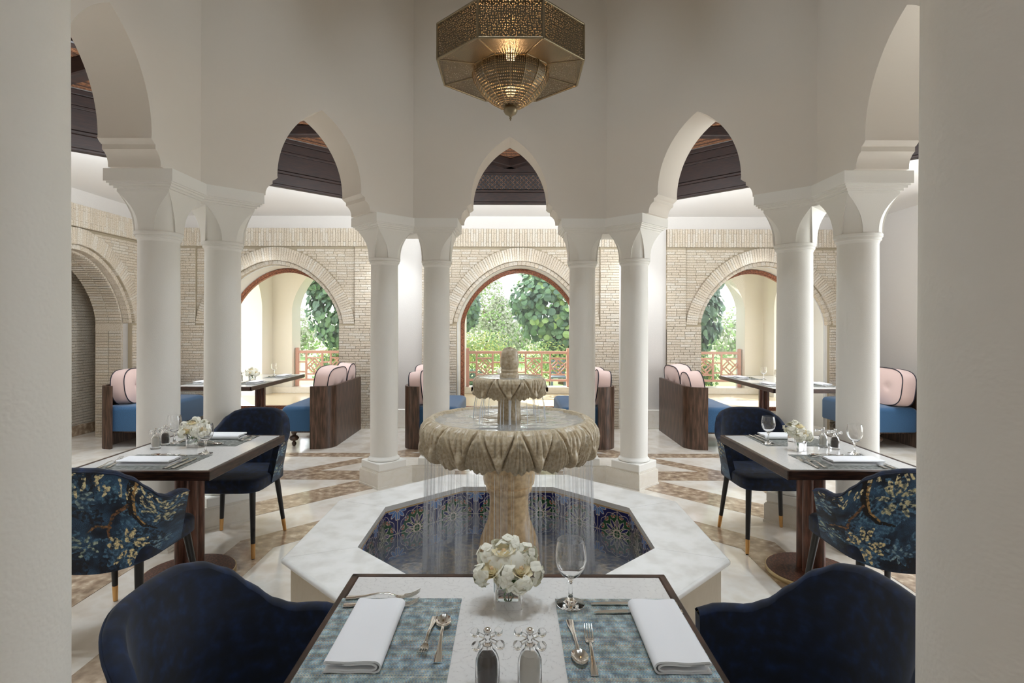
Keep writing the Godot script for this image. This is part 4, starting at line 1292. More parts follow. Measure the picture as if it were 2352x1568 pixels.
	for k in 8:
		var a0 := TAU * (k + 0.0) / 8.0
		for i in 3:
			var a := a0 + rng.randfn() * 0.12
			var p := Vector3(cos(a) * 0.185 + 0.012, 1.135, sin(a) * 0.185)
			b.tube([p, p + Vector3(cos(a) * 0.012, -0.05, sin(a) * 0.012), p + Vector3(cos(a) * 0.02, -0.138, sin(a) * 0.02)], [0.0012, 0.002, 0.0024], 6, false)
	b.tube([Vector3(0.016, 1.125, 0.19), Vector3(0.016, 1.06, 0.197), Vector3(0.016, 0.998, 0.2)], [0.008, 0.006, 0.007], 8, false)
	tag(stuff(part("water_jets", b, M.stream_thick, self)), "short jets of water dripping from the small upper bowl", "water")

func rippled(r: float, y: float, amp: float) -> MB:      # water surface broken by small waves
	var b := MB.new()
	var f := noise(9.0, 2, FastNoiseLite.TYPE_SIMPLEX, 61)
	var rows := []
	var n := int(r / 0.007)
	for i in n + 1:
		var q := r * maxf(float(i) / n, 0.001)
		var line := PackedVector3Array()
		for j in 180:
			var a := TAU * j / 180
			line.append(Vector3(cos(a) * q, y + amp * f.get_noise_2d(cos(a) * q * 0.55, sin(a) * q * 1.5) * 1.6, sin(a) * q))
		rows.append(line)
	b.grid(rows, true, true)
	return b

func build_lantern() -> void:
	var o := thing("lantern", "octagonal pierced brass lantern with an onion-shaped bulb, hanging over the fountain", "lantern", Vector3(0.014, 2.68, 0))
	var a := 0.393; var y0 := 0.27; var y1 := 0.46
	var s := a * T8
	var v := func(k: int, r: float, y: float) -> Vector3:
		var t := (k + 0.5) * PI / 4
		return Vector3(sin(t) * r / cos(PI / 8), y, -cos(t) * r / cos(PI / 8))
	for k in 8:
		var b := MB.new()
		b.quad(v.call(k, a, y0), v.call(k - 1, a, y0), v.call(k - 1, a, y1), v.call(k, a, y1), Rect2(0, 0, 2 * s / 0.2, (y1 - y0) / 0.2))
		part("side_panel", b, M.lantern_random, o)
		b = MB.new()
		var w0 := 2 * s / 0.13; var w1 := 0.19 * 2 * T8 / 0.13
		b.quad(v.call(k - 1, a, y0), v.call(k, a, y0), v.call(k, 0.2, y0 + 0.016), v.call(k - 1, 0.2, y0 + 0.016), Rect2(0, 0, 1, 1))
		b.uv = PackedVector2Array([Vector2(-w0 / 2, 0), Vector2(w0 / 2, 0), Vector2(w1 / 2, 1.5), Vector2(-w1 / 2, 1.5)])
		part("under_panel", b, M.lantern_random, o)
		b = MB.new()
		b.tube([v.call(k, a, y0), v.call(k, a, y1)], 0.0065, 6)
		b.tube([v.call(k, a, y0), v.call(k, 0.2, y0 + 0.016)], 0.0055, 6)
		b.tube([v.call(k - 1, a, y0), v.call(k, a, y0)], 0.0065, 6)
		b.tube([v.call(k - 1, a, y1), v.call(k, a, y1)], 0.0065, 6)
		b.tube([v.call(k - 1, 0.2, y0 + 0.016), v.call(k, 0.2, y0 + 0.016)], 0.004, 6)
		part("frame_strip", b, M.lantern_brass, o)
		b = MB.new()
		b.tri(v.call(k, a, y1), v.call(k - 1, a, y1), Vector3(0, y1 + 0.16, 0))
		part("roof_panel", b, M.lantern_brass, o)
	var prof := [Vector2(0.045, 0.078), Vector2(0.07, 0.083), Vector2(0.105, 0.105), Vector2(0.145, 0.138), Vector2(0.18, 0.175), Vector2(0.205, 0.215), Vector2(0.216, 0.25), Vector2(0.214, 0.275), Vector2(0.2, 0.287)]
	for k in 16:
		var b := MB.new()
		var rows := []
		for i in prof.size():
			var line := PackedVector3Array()
			for q in 2:
				var t := TAU * (k + q) / 16.0
				line.append(Vector3(sin(t) * prof[i].x, prof[i].y, cos(t) * prof[i].x))
			rows.append(line)
		b.grid(rows, false, true, Vector2(0, 0.6), Vector2(0, 2.0))
		part("bulb_gore", b, M.lantern_grid, o)
		b = MB.new()
		var path := []
		for p in prof: path.append(Vector3(sin(TAU * k / 16.0) * p.x, p.y, cos(TAU * k / 16.0) * p.x) * Vector3(1.004, 1, 1.004))
		b.tube(path, 0.0028, 5)
		part("bulb_seam", b, M.lantern_brass, o)
	var b := MB.new()
	b.lathe([Vector2(0.0, 0.0), Vector2(0.004, 0.002), Vector2(0.004, 0.01), Vector2(0.008, 0.014), Vector2(0.004, 0.02), Vector2(0.011, 0.026), Vector2(0.014, 0.03), Vector2(0.03, 0.038), Vector2(0.04, 0.055), Vector2(0.038, 0.07), Vector2(0.034, 0.078), Vector2(0.047, 0.081), Vector2(0.047, 0.088), Vector2(0.0, 0.09)], 28, 50)
	part("finial", b, M.lantern_brass, o)
	b = MB.new()
	b.tube([Vector3(0, y1 + 0.15, 0), Vector3(0, 4.32, 0)], 0.012, 10)
	part("hanging_rod", b, M.lantern_brass, o)
	b = MB.new()
	b.tube([Vector3(0, 0.2, 0), Vector3(0, y1 + 0.14, 0)], 0.008, 8)
	part("lamp_holder", b, M.lantern_brass, o)
	for i in 2:
		b = MB.new()
		b.lathe([Vector2(0.001, -0.035), Vector2(0.022, -0.025), Vector2(0.03, 0), Vector2(0.022, 0.025), Vector2(0.001, 0.035)], 16)
		part("bulb_lamp", b, M.bulb_glow, o, Vector3(0, [0.17, 0.37][i], 0))
		var l := OmniLight3D.new()
		l.name = "lantern_light"
		l.position = o.position + Vector3(0, [0.17, 0.37][i], 0)
		l.light_color = hexc("ffd09a"); l.light_energy = [0.35, 0.2][i]; l.light_size = 0.02; l.omni_range = 12.0; l.omni_attenuation = 2.0; l.shadow_enabled = true
		add_child(l)

func bench(label: String, xb: float, s: float, zf: float, zn: float, wing: float, depth := 0.66) -> void:
	# back sheet with its outer face at xb, seat towards s; the near end of the sheet wraps round to the front
	var o := thing("booth_bench", label, "bench", Vector3(xb, 0, (zf + zn) / 2), 0.0, "booth benches")
	var hz := (zn - zf) / 2
	var th := 0.034
	var path := PackedVector2Array([Vector2(0, -hz), Vector2(0, hz - 0.2)])
	for i in range(1, 9):
		var t := i / 8.0 * PI / 2
		path.append(Vector2(s * wing * 0.72 * (1.0 - cos(t)), hz - 0.2 + 0.2 * sin(t)))
	path.append(Vector2(s * wing, hz + 0.012))
	var outer := PackedVector2Array(); var inner := PackedVector2Array()
	for i in path.size():
		var d := (path[mini(i + 1, path.size() - 1)] - path[maxi(i - 1, 0)]).normalized()
		inner.append(path[i] + Vector2(d.y, -d.x) * th * (1.0 if s > 0 else -1.0)); outer.append(path[i])
	inner.reverse(); outer.append_array(inner)
	var b := MB.new()
	b.xf = Transform3D(Basis(Vector3.RIGHT, PI / 2), Vector3())       # (x, z) plan, extruded downwards
	b.prism(outer, -0.765, 0.0)
	part("back_panel", b, M.walnut, o)
	var x0 := s * 0.04; var x1 := s * depth
	var sl := hz * 2 - 0.09
	part("seat", rounded_block(Vector3((x0 + x1) / 2, 0.355, -0.025), Vector3(absf(x1 - x0), 0.31, sl), 0.055), M.bench_blue, o)
	b = MB.new()
	b.box(Vector3((x0 + x1) / 2 - s * 0.05, 0.19, -0.03), Vector3(absf(x1 - x0) - 0.16, 0.03, sl - 0.12))
	part("seat_base", b, M.walnut, o)
	var foot := MB.new()
	foot.lathe([Vector2(0.0, 0.0), Vector2(0.014, 0.002), Vector2(0.02, 0.012), Vector2(0.027, 0.03), Vector2(0.024, 0.05), Vector2(0.015, 0.06), Vector2(0.016, 0.066), Vector2(0.04, 0.074), Vector2(0.058, 0.095), Vector2(0.057, 0.108), Vector2(0.042, 0.128), Vector2(0.024, 0.136), Vector2(0.022, 0.15), Vector2(0.034, 0.165), Vector2(0.036, 0.2), Vector2(0.0, 0.201)], 24, 60)
	for dz: float in [-hz + 0.2, hz - 0.17]: part("turned_foot", foot, M.walnut, o, Vector3(s * (depth - 0.13), 0, dz))

func rounded_block(c: Vector3, size: Vector3, r: float) -> MB:      # soft upholstered block, tighter below than above
	var b := MB.new()
	var rows := []
	var h := size.y
	for q in [[0.0, 0.012, 0.4], [0.012, 0.0, 0.4], [0.45, 0.0, 0.8], [h - r, 0.0, 1.0], [h - r * 0.6, r * 0.12, 1.0], [h - r * 0.25, r * 0.4, 1.0], [h - r * 0.06, r * 0.8, 1.0], [h, r * 1.6, 1.0], [h + 0.004, minf(size.x, size.z) * 0.3, 1.0], [h + 0.008, minf(size.x, size.z) * 0.49, 1.0]]:
		var y := clampf(q[0], 0.0, h + 0.01)
		if q[0] == 0.45: y = h * 0.45
		rows.append(round_rect(c + Vector3(0, y - h / 2, 0), size.x / 2 - q[1], size.z / 2 - q[1], r))
	b.grid(rows, true)
	b.fan(rows[0], false)
	b.fan(rows[rows.size() - 1], true)
	return b

func round_rect(c: Vector3, hx: float, hz: float, r: float, m := 5) -> PackedVector3Array:
	var line := PackedVector3Array()
	var q := minf(r, minf(hx, hz) * 0.98)
	for k in 4:
		var cx: float = (hx - q) * [1.0, -1.0, -1.0, 1.0][k]; var cz: float = (hz - q) * [1.0, 1.0, -1.0, -1.0][k]
		for i in m + 1:
			var t := (k + float(i) / m) * PI / 2
			line.append(c + Vector3(cx + cos(t) * q, 0, cz + sin(t) * q))
	return line

func cushion(label: String, at: Vector3, face: float, w: float, h: float, t: float, buttons: int, lean := 0.12) -> void:
	# upright cushion standing on the seat, its face looking along `face` (radians), origin at its foot
	var o := thing("cushion", label, "cushion", at, face, "pink booth cushions")
	var hold := Transform3D(Basis(Vector3.RIGHT, -lean), Vector3(0, h / 2, 0))
	var outline := func(k: float) -> PackedVector2Array:
		var p := PackedVector2Array()
		var e := 2.0 / (3.6 if w > h * 1.2 else 2.5)
		for j in 48:
			var a := TAU * j / 48
			p.append(Vector2(signf(cos(a)) * pow(absf(cos(a)), e) * w / 2, signf(sin(a)) * pow(absf(sin(a)), e) * h / 2) * k)
		return p
	var btn := []
	for i in buttons: btn.append(Vector2((i - (buttons - 1) / 2.0) * w * 0.38, 0))
	for sg: float in [1.0, -1.0]:
		var b := MB.new(); b.xf = hold
		var rows := []
		for i in 13:
			var k := 1.0 - i / 12.0 * 0.999
			var line := PackedVector3Array()
			for p: Vector2 in outline.call(k):
				var z := t / 2 + 0.022 * (1.0 - pow(k, 3.0))
				for q: Vector2 in btn:
					var d := p.distance_to(q)
					z -= 0.034 * exp(-pow(d / 0.035, 1.3))
				line.append(Vector3(p.x, p.y, z * sg))
			rows.append(line)
		b.grid(rows, true, sg < 0)
		part("cushion_face", b, M.pink_cloth, o)
		b = MB.new(); b.xf = hold
		var path := []
		for p: Vector2 in outline.call(1.004): path.append(Vector3(p.x, p.y, sg * t / 2))
		b.tube(path, 0.0065, 6, false, true, Vector3.BACK)
		part("piping", b, M.piping, o)
	var b2 := MB.new(); b2.xf = hold
	var band := []
	for i in 5:
		var line := PackedVector3Array()
		for p: Vector2 in outline.call(1.0 + 0.012 * sin(PI * i / 4.0)): line.append(Vector3(p.x, p.y, lerpf(-t / 2, t / 2, i / 4.0)))
		band.append(line)
	b2.grid(band, true, true)
	part("side_band", b2, M.pink_cloth, o)
	for q: Vector2 in btn:
		b2 = MB.new(); b2.xf = hold * Transform3D(Basis(Vector3.RIGHT, PI / 2), Vector3(q.x, q.y, t / 2 - 0.012))
		b2.lathe([Vector2(0.0, -0.004), Vector2(0.011, -0.002), Vector2(0.011, 0.002), Vector2(0.005, 0.006), Vector2(0.0, 0.007)], 14)
		part("button", b2, M.pink_cloth, o)

func booth_table(label: String, x0: float, x1: float, z0: float, z1: float) -> void:
	var o := thing("booth_table", label, "table", Vector3((x0 + x1) / 2, 0, (z0 + z1) / 2), 0.0, "booth tables")
	table_top(o, x1 - x0, z1 - z0)
	for dz: float in [0.45, -0.45]:
		for dx: float in [-0.036, 0.036]:
			part("leg", box_mesh(Vector3(dx, 0.365, dz), Vector3(0.062, 0.69, 0.09), 0.02), M.post_wood, o)
		part("foot_plate", box_mesh(Vector3(0, 0.012, dz), Vector3(0.5, 0.024, 0.3), 0.008), M.walnut, o)

func table_top(o: Node3D, w: float, l: float) -> void:
	var b := MB.new()
	var f := 0.024
	b.box(Vector3(0, TABLE_Y - 0.032, 0), Vector3(w - 0.02, 0.036, l - 0.02))
	for s: float in [-1.0, 1.0]:
		b.box(Vector3(s * (w - f) / 2, TABLE_Y - 0.0255, 0), Vector3(f, 0.051, l), 0.004)
		b.box(Vector3(0, TABLE_Y - 0.0255, s * (l - f) / 2), Vector3(w - 0.004, 0.051, f), 0.004)
	part("wood_edge", b, M.walnut_edge, o)
	part("marble_inset", box_mesh(Vector3(0, TABLE_Y - 0.007, 0), Vector3(w - 2 * f - 0.003, 0.014, l - 2 * f - 0.003), 0.0015), M.table_marble, o)

func build_booths() -> void:
	var zf := -4.98; var zn := -3.68
	bench("walnut-backed blue bench right of the left booth's table, its back to the fountain", -2.165, -1, zf, zn, 0.27)
	bench("walnut-backed blue bench at the far left against the brick niche", -5.03, 1, zf, zn + 0.04, 0.19, 0.62)
	bench("walnut-backed blue bench just left of the fountain, behind the columns", -1.31, 1, zf, zn, 0.2, 0.68)
	bench("walnut-backed blue bench just right of the fountain, behind the columns", 1.31, -1, zf, zn, 0.225, 0.68)
	bench("walnut-backed blue bench left of the right booth's table, its back to the fountain", 2.165, 1, zf, zn, 0.255)
	bench("blue bench at the far right against the plain plaster wall", 5.12, -1, zf, zn - 0.04, 0.06, 0.62)
	var y := 0.507
	cushion("long pink cushion with dark piping, nearer one on the left booth's right bench", Vector3(-2.33, y, -4.12), -PI / 2, 0.78, 0.47, 0.17, 2)
	cushion("short pink cushion, farther one on the left booth's right bench, by the brick wall", Vector3(-2.33, y, -4.75), -PI / 2, 0.40, 0.47, 0.17, 1)
	cushion("round pink cushion with one button on the far left bench, nearest the walnut end", Vector3(-4.85, y, -3.98), PI / 2, 0.42, 0.44, 0.17, 1)
	cushion("pink cushion half hidden by the column, farther one on the far left bench", Vector3(-4.85, y, -4.55), PI / 2, 0.66, 0.46, 0.17, 2)
	cushion("pink cushion with its piped edge to the camera, left of the fountain, nearer of two", Vector3(-1.16, y, -3.95), PI / 2, 0.42, 0.42, 0.15, 1)
	cushion("taller pink cushion left of the fountain, farther of two, cut off by a column", Vector3(-1.14, y, -4.5), PI / 2, 0.66, 0.47, 0.17, 2)
	cushion("pink cushion with its piped edge to the camera, right of the fountain", Vector3(1.16, y, -3.95), -PI / 2, 0.42, 0.44, 0.16, 1)
	cushion("pink cushion right of the fountain, hidden behind the column and the nearer cushion", Vector3(1.14, y, -4.5), -PI / 2, 0.66, 0.44, 0.17, 2)
	cushion("short pink cushion, nearer one on the right booth's left bench, by the curved walnut end", Vector3(2.33, y, -3.97), PI / 2, 0.42, 0.43, 0.17, 1)
	cushion("long pink cushion, farther one on the right booth's left bench", Vector3(2.33, y, -4.58), PI / 2, 0.74, 0.47, 0.17, 2)
	cushion("long sunlit pink cushion with two buttons on the far right bench", Vector3(4.9, y, -4.12), -PI / 2, 0.8, 0.47, 0.17, 2)
	cushion("pink cushion at the far end of the far right bench, hidden by a column", Vector3(4.9, y, -4.74), -PI / 2, 0.42, 0.45, 0.17, 1)
	booth_table("long marble-topped table in the left booth", -4.12, -3.14, -5.42, -3.66)
	booth_table("marble-topped table in the middle booth, mostly hidden by the fountain", -0.47, 0.47, -5.38, -3.68)
	booth_table("long marble-topped table in the right booth", 3.18, 4.16, -5.38, -3.6)

func rim_y(a: float) -> float:      # height of the chair back's rim at angle a from the middle of the back
	var d := absf(rad_to_deg(a))
	var pts := [[0.0, 0.893], [15.0, 0.890], [30.0, 0.874], [45.0, 0.835], [58.0, 0.775], [68.0, 0.726], [76.0, 0.704], [83.0, 0.706], [87.0, 0.704], [90.0, 0.69]]
	for i in pts.size() - 1:
		if d <= pts[i + 1][0]:
			var t: float = (d - pts[i][0]) / (pts[i + 1][0] - pts[i][0])
			return lerpf(pts[i][1], pts[i + 1][1], t * t * (3 - 2 * t) * 0.5 + t * 0.5)
	return 0.69

func shell_at(a: float, t: float, y: float, off: float) -> Vector3:
	var k := lerpf(0.845, 1.0, t)
	var e := 2.0 / 2.7
	var sx := signf(sin(a)) * pow(absf(sin(a)), e); var cz := pow(maxf(cos(a), 0.0), e)
	var fwd := 0.03 * clampf((absf(a) - 1.2) / 0.37, 0, 1)
	return Vector3(sx * (0.305 * k - off), y, -cz * (0.395 * k - off) + fwd * (1.0 - t * 0.4))

func make_chair(label: String) -> Node3D:
	var o := thing("dining_chair", label, "chair", Vector3.ZERO, 0.0, "barrel-backed dining chairs")
	var n := 56; var m := 9
	var outer := []; var inner := []; var lip := []
	for i in m + 1:
		var lo := PackedVector3Array(); var li := PackedVector3Array()
		for j in n + 1:
			var a := lerpf(-PI / 2, PI / 2, float(j) / n)
			var t := float(i) / m
			var yb := 0.405 + 0.03 * pow(absf(a) / (PI / 2), 2.0)
			lo.append(shell_at(a, t, lerpf(yb, rim_y(a) - 0.012, t), 0.0))
			var ti := 1.0 - t
			li.append(shell_at(a, ti, lerpf(yb, rim_y(a) - 0.012, ti), 0.046 - 0.006 * ti))
		outer.append(lo); inner.append(li)
	for q in 7:
		var l := PackedVector3Array()
		var w := PI * q / 6.0
		for j in n + 1:
			var a := lerpf(-PI / 2, PI / 2, float(j) / n)
			l.append(shell_at(a, 1.0, rim_y(a) - 0.012 + 0.014 * sin(w), 0.020 - 0.020 * cos(w)))
		lip.append(l)
	var b := MB.new()
	b.grid(outer, false, true)
	part("back_shell", b, M.tapestry, o)
	b = MB.new()
	b.grid(inner, false, true)
	b.grid(lip, false, true)
	for e in 2:      # close the two front edges and the underside
		var j := 0 if e == 0 else n
		for i in m:
			var p: Vector3 = outer[i][j]; var q: Vector3 = outer[i + 1][j]; var r: Vector3 = inner[m - i - 1][j]; var s: Vector3 = inner[m - i][j]
			if e == 0: b.quad(p, q, r, s)
			else: b.quad(p, s, r, q)
	for j in n: b.quad(outer[0][j], inner[m][j], inner[m][j + 1], outer[0][j + 1])
	part("inner_back", b, M.velvet, o)
	var welt := MB.new()
	var path := []
	for j in n + 1:
		var a := lerpf(-PI / 2, PI / 2, float(j) / n)
		path.append(shell_at(a, 1.0, rim_y(a) - 0.012, -0.001))
	welt.tube(path, 0.0035, 6)
	part("welt", welt, M.velvet, o)
	b = MB.new()
	var rows := []
	for q in [[0.415, 0.014], [0.424, 0.0], [0.485, 0.0], [0.497, 0.007], [0.504, 0.022], [0.507, 0.05], [0.509, 0.12], [0.51, 0.2]]:
		var line := PackedVector3Array()
		for j in 56:
			var a := TAU * j / 56
			var e := 2.0 / 5.5
			line.append(Vector3(signf(cos(a)) * pow(absf(cos(a)), e) * (0.252 - q[1]), q[0], -0.015 + signf(sin(a)) * pow(absf(sin(a)), e) * (0.255 - q[1])))
		rows.append(line)
	b.grid(rows, true)
	b.fan(rows[0], false); b.fan(rows[rows.size() - 1], true)
	part("seat", b, M.velvet, o)
	for sx: float in [-1.0, 1.0]:
		for sz: float in [-1.0, 1.0]:
			var p0 := Vector3(sx * 0.195, 0.42, sz * 0.19 - 0.01); var p1 := Vector3(sx * 0.235, 0.0, sz * 0.255)
			var pm := p0.lerp(p1, 0.775)
			b = MB.new()
			b.tube([p0, pm], [0.020, 0.0142], 16)
			var leg := part("leg", b, M.black_leg, o)
			b = MB.new()
			b.tube([pm, p1 + Vector3(0, 0.004, 0)], [0.0146, 0.012], 16)
			var tip := part("brass_tip", b, M.brass, leg)
			b = MB.new()
			b.tube([p1 + Vector3(0, 0.004, 0), p1], [0.0105, 0.0105], 12)
			part("glide", b, M.black_leg, leg)
			tip.name = "brass_tip"
	return o

func make_table(label: String) -> Node3D:
	var o := thing("dining_table", label, "table", Vector3.ZERO, 0.0, "small dining tables")
	table_top(o, 0.76, 0.965)
	var b := MB.new()
	var rows := []
	for y: float in [0.03, 0.709]:
		var line := PackedVector3Array()
		for j in 64:
			var a := TAU * j / 64
			var best := 0.0
			for k in 4:
				var c := Vector2.from_angle(k * PI / 2 + PI / 4) * 0.05
				var d := Vector2.from_angle(a)
				var pr := c.dot(d); var q := 0.032 * 0.032 - (c.length_squared() - pr * pr)
				if q > 0: best = maxf(best, pr + sqrt(q))
			line.append(Vector3(cos(a) * maxf(best, 0.046), y, sin(a) * maxf(best, 0.046)))
		rows.append(line)
	b.grid(rows, true)
	part("post", b, M.post_wood, o)
	b = MB.new()
	b.lathe([Vector2(0.0, 0.026), Vector2(0.25, 0.026), Vector2(0.252, 0.029), Vector2(0.25, 0.0325), Vector2(0.0, 0.033)], 64, 40)
	part("base_disc", b, M.post_wood, o)
	b = MB.new()
	b.lathe([Vector2(0.0, 0.0), Vector2(0.255, 0.0), Vector2(0.2575, 0.003), Vector2(0.2575, 0.027), Vector2(0.255, 0.030), Vector2(0.250, 0.030), Vector2(0.0, 0.026)], 64, 40)
	part("base_rim", b, M.brass_edge, o)
	part("mounting_plate", box_mesh(Vector3(0, 0.7095, 0), Vector3(0.3, 0.006, 0.3)), M.black_leg, o)
	return o

# cutlery lies along -z, handle end at the origin, on y = 0
func strip(b: MB, pts: Array) -> void:      # flat bar through [z, x half width, thickness, y of its underside]
	var rows := []
	for p in pts:
		var line := PackedVector3Array()
		for j in 12:
			var a := TAU * j / 12
			line.append(Vector3(cos(a) * p[1], p[3] + p[2] / 2 + sin(a) * p[2] / 2, -p[0]))
		rows.append(line)
	b.grid(rows, true, true)
	b.fan(rows[0], true); b.fan(rows[rows.size() - 1], false)

func make_fork(l: float) -> Array:
	var k := l / 0.2
	var h := MB.new(); var d := MB.new()
	strip(h, [[0.0, 0.0095 * k, 0.003, 0.002], [0.02 * k, 0.0095 * k, 0.0036, 0.002], [0.05 * k, 0.006 * k, 0.0036, 0.005], [0.085 * k, 0.0042 * k, 0.004, 0.011], [0.115 * k, 0.0036 * k, 0.004, 0.011], [0.135 * k, 0.0042 * k, 0.003, 0.004]])
	strip(d, [[0.132 * k, 0.004 * k, 0.0028, 0.0045], [0.14 * k, 0.0095 * k, 0.002, 0.002], [0.15 * k, 0.0118 * k, 0.002, 0.001], [0.158 * k, 0.0118 * k, 0.002, 0.002]])
	for i in 4:
		var x := (i - 1.5) * 0.0066 * k
		d.tube([Vector3(x, 0.003, -0.156 * k), Vector3(x, 0.006, -0.175 * k), Vector3(x * 0.97, 0.0125, -0.19 * k), Vector3(x * 0.95, 0.019, -0.2 * k)], [0.0019, 0.0017, 0.0015, 0.0007], 6)
	return [h, d]

func make_spoon(l: float) -> Array:
	var k := l / 0.2
	var h := MB.new(); var d := MB.new()
	strip(h, [[0.0, 0.0095 * k, 0.003, 0.002], [0.02 * k, 0.0095 * k, 0.0036, 0.002], [0.05 * k, 0.006 * k, 0.0036, 0.004], [0.085 * k, 0.0042 * k, 0.004, 0.009], [0.12 * k, 0.0036 * k, 0.004, 0.009], [0.142 * k, 0.0042 * k, 0.003, 0.0075]])
	var rows := []
	for i in 8:
		var r := i / 7.0
		var line := PackedVector3Array()
		for j in 32:
			var a := TAU * j / 32
			line.append(Vector3(cos(a) * 0.0195 * k * r * (1.0 + 0.1 * sin(a)), 0.0012 + 0.0085 * r * r, -0.17 * k - sin(a) * 0.031 * k * r * -1.0))
		rows.append(line)
	d.grid(rows, true, true)
	var low := []
	for r in rows:
		var line := PackedVector3Array()
		for p in r: line.append(p - Vector3(0, 0.0011, 0))
		low.append(line)
	d.grid(low, true)
	d.grid([rows[7], low[7]], true)
	return [h, d]

func make_knife() -> Array:
	var h := MB.new(); var d := MB.new()
	strip(h, [[0.0, 0.009, 0.0055, 0.0015], [0.03, 0.0088, 0.007, 0.001], [0.07, 0.0068, 0.0075, 0.001], [0.112, 0.0058, 0.007, 0.001], [0.116, 0.0066, 0.0075, 0.001], [0.12, 0.0066, 0.006, 0.0015]])
	var p := PackedVector2Array([Vector2(-0.0055, 0.118), Vector2(0.006, 0.118), Vector2(0.0095, 0.126), Vector2(0.0105, 0.16), Vector2(0.009, 0.2), Vector2(0.005, 0.225), Vector2(-0.002, 0.236), Vector2(-0.006, 0.236), Vector2(-0.0065, 0.2)])
	d.xf = Transform3D(Basis(Vector3.RIGHT, -PI / 2), Vector3(0, 0.004, 0))
	d.prism(p, 0.0, 0.0016)
	return [h, d]

var proto := {}

func piece(kind: String, label: String, at: Vector3, turn: float) -> void:
	var word: String = {"dinner_fork": "fork", "dessert_fork": "fork", "dessert_spoon": "spoon", "knife": "knife"}[kind]
	if not proto.has(kind):
		proto[kind] = {"dinner_fork": make_fork(0.205), "dessert_fork": make_fork(0.185), "dessert_spoon": make_spoon(0.2), "knife": make_knife()}[kind].map(func(q): return q.mesh())
	var o := thing(kind, label, word, at, turn, "table cutlery")
	part("handle", proto[kind][0], M.steel, o)
	part({"fork": "tines", "spoon": "spoon_bowl", "knife": "blade"}[word], proto[kind][1], M.steel, o)

func napkin_mesh() -> MB:      # folded in layers: open fold at +x end, length along x, folded edge forward
	var b := MB.new()
	b.xf = Transform3D(Basis(Vector3(0, 0, -1), Vector3.UP, Vector3.RIGHT), Vector3())     # section x -> -z (forward), y up, length -> x
	var th := 0.0042
	var band := func(path: Array) -> PackedVector2Array:
		var l := PackedVector2Array(); var r := PackedVector2Array()
		for i in path.size():
			var d: Vector2 = (path[mini(i + 1, path.size() - 1)] - path[maxi(i - 1, 0)]).normalized()
			l.append(path[i] + Vector2(-d.y, d.x) * th / 2); r.append(path[i] - Vector2(-d.y, d.x) * th / 2)
		r.reverse(); l.append_array(r)
		return l
	for q in [[0.0, 0.0024, 0.0245, 0.125, 0.006], [0.012, 0.0072, 0.0195, 0.117, 0.016]]:
		var path := []
		for i in 9: path.append(Vector2(lerpf(q[0], q[3] - 0.011, i / 8.0), q[1] + 0.0008 * sin(i * 1.3)))
		var rad: float = (q[2] - q[1]) / 2
		for i in range(1, 10):
			var t := -PI / 2 + PI * i / 10.0
			path.append(Vector2(q[3] - 0.011 + cos(t) * 0.011, (q[1] + q[2]) / 2 + sin(t) * rad))
		for i in 9: path.append(Vector2(lerpf(q[3] - 0.011, q[4], i / 8.0), q[2] + 0.0012 * sin(i * 0.9 + 0.5)))
		if q[0] == 0.0:
			for i in range(1, 8):
				var t := PI / 2 + PI * i / 8.0
				path.append(Vector2(q[4] + cos(t) * 0.004, q[2] - 0.0026 + sin(t) * 0.0026))
			path.append(Vector2(q[4] + 0.04, q[2] - 0.0052))
		b.prism(band.call(path), -0.142, 0.142, 40.0)
	return b

func setting(where: String, edge: Vector3, turn: float, grey: bool, items: Dictionary) -> void:
	# edge: middle of the table edge at table height; -z of the local frame runs away from the diner
	var xf := Transform3D(Basis(Vector3.UP, turn), edge)
	var top := 0.0022
	var put := func(x: float, f: float, y: float) -> Vector3: return xf * Vector3(x, y, -f)
	var b := MB.new()
	if not proto.has("mat"):
		b.box(Vector3(0, 0.001, 0), Vector3(0.44, 0.0012, 0.334))
		b.quad(Vector3(-0.22, 0.002, 0.167), Vector3(0.22, 0.002, 0.167), Vector3(0.22, 0.002, -0.167), Vector3(-0.22, 0.002, -0.167), Rect2(0, 0, 1.0, 0.76))
		proto["mat"] = b.mesh()
		proto["napkin"] = napkin_mesh().mesh()
	var mt := part("placemat", proto["mat"], M.placemat_grey if grey else M.placemat, self, put.call(0.0, 0.196, 0.0))
	mt.rotation.y = turn
	tag(mt, "woven %s placemat %s" % ["grey" if grey else "blue and tan", where], "placemat", "woven placemats")
	var nk: Array = items.get("napkin", [0.0, 0.09])
	var nap := part("napkin", proto["napkin"], M.linen, self, put.call(nk[0], nk[1], top))
	nap.rotation.y = turn + (nk[2] if nk.size() > 2 else 0.0)
	tag(nap, "folded white napkin %s" % where, "napkin", "folded napkins")
	if items.has("forks"):
		piece("dinner_fork", "outer dinner fork %s" % where, put.call(-0.215, 0.04, top), turn + 0.06)
		piece("dinner_fork", "inner dinner fork %s" % where, put.call(-0.172, 0.045, top), turn + 0.03)
	if items.has("knives"):
		piece("knife", "outer table knife %s" % where, put.call(0.184, 0.032, top), turn)
		piece("knife", "inner table knife %s" % where, put.call(0.143, 0.03, top), turn + 0.02)
	if items.has("dessert"):
		var sw: float = items["dessert"]
		piece("dessert_fork", "dessert fork crosswise %s" % where, put.call(-0.115 if sw > 0 else -0.13, 0.303, top), turn - PI / 2 - 0.05)
		piece("dessert_spoon", "dessert spoon crosswise %s" % where, put.call(0.085 if sw > 0 else 0.1, 0.335, top), turn + PI / 2 + 0.04)
	if items.has("glass"):
		var g: Array = items["glass"]
		goblet("empty stemmed water glass %s" % where, put.call(g[0], g[1], top))

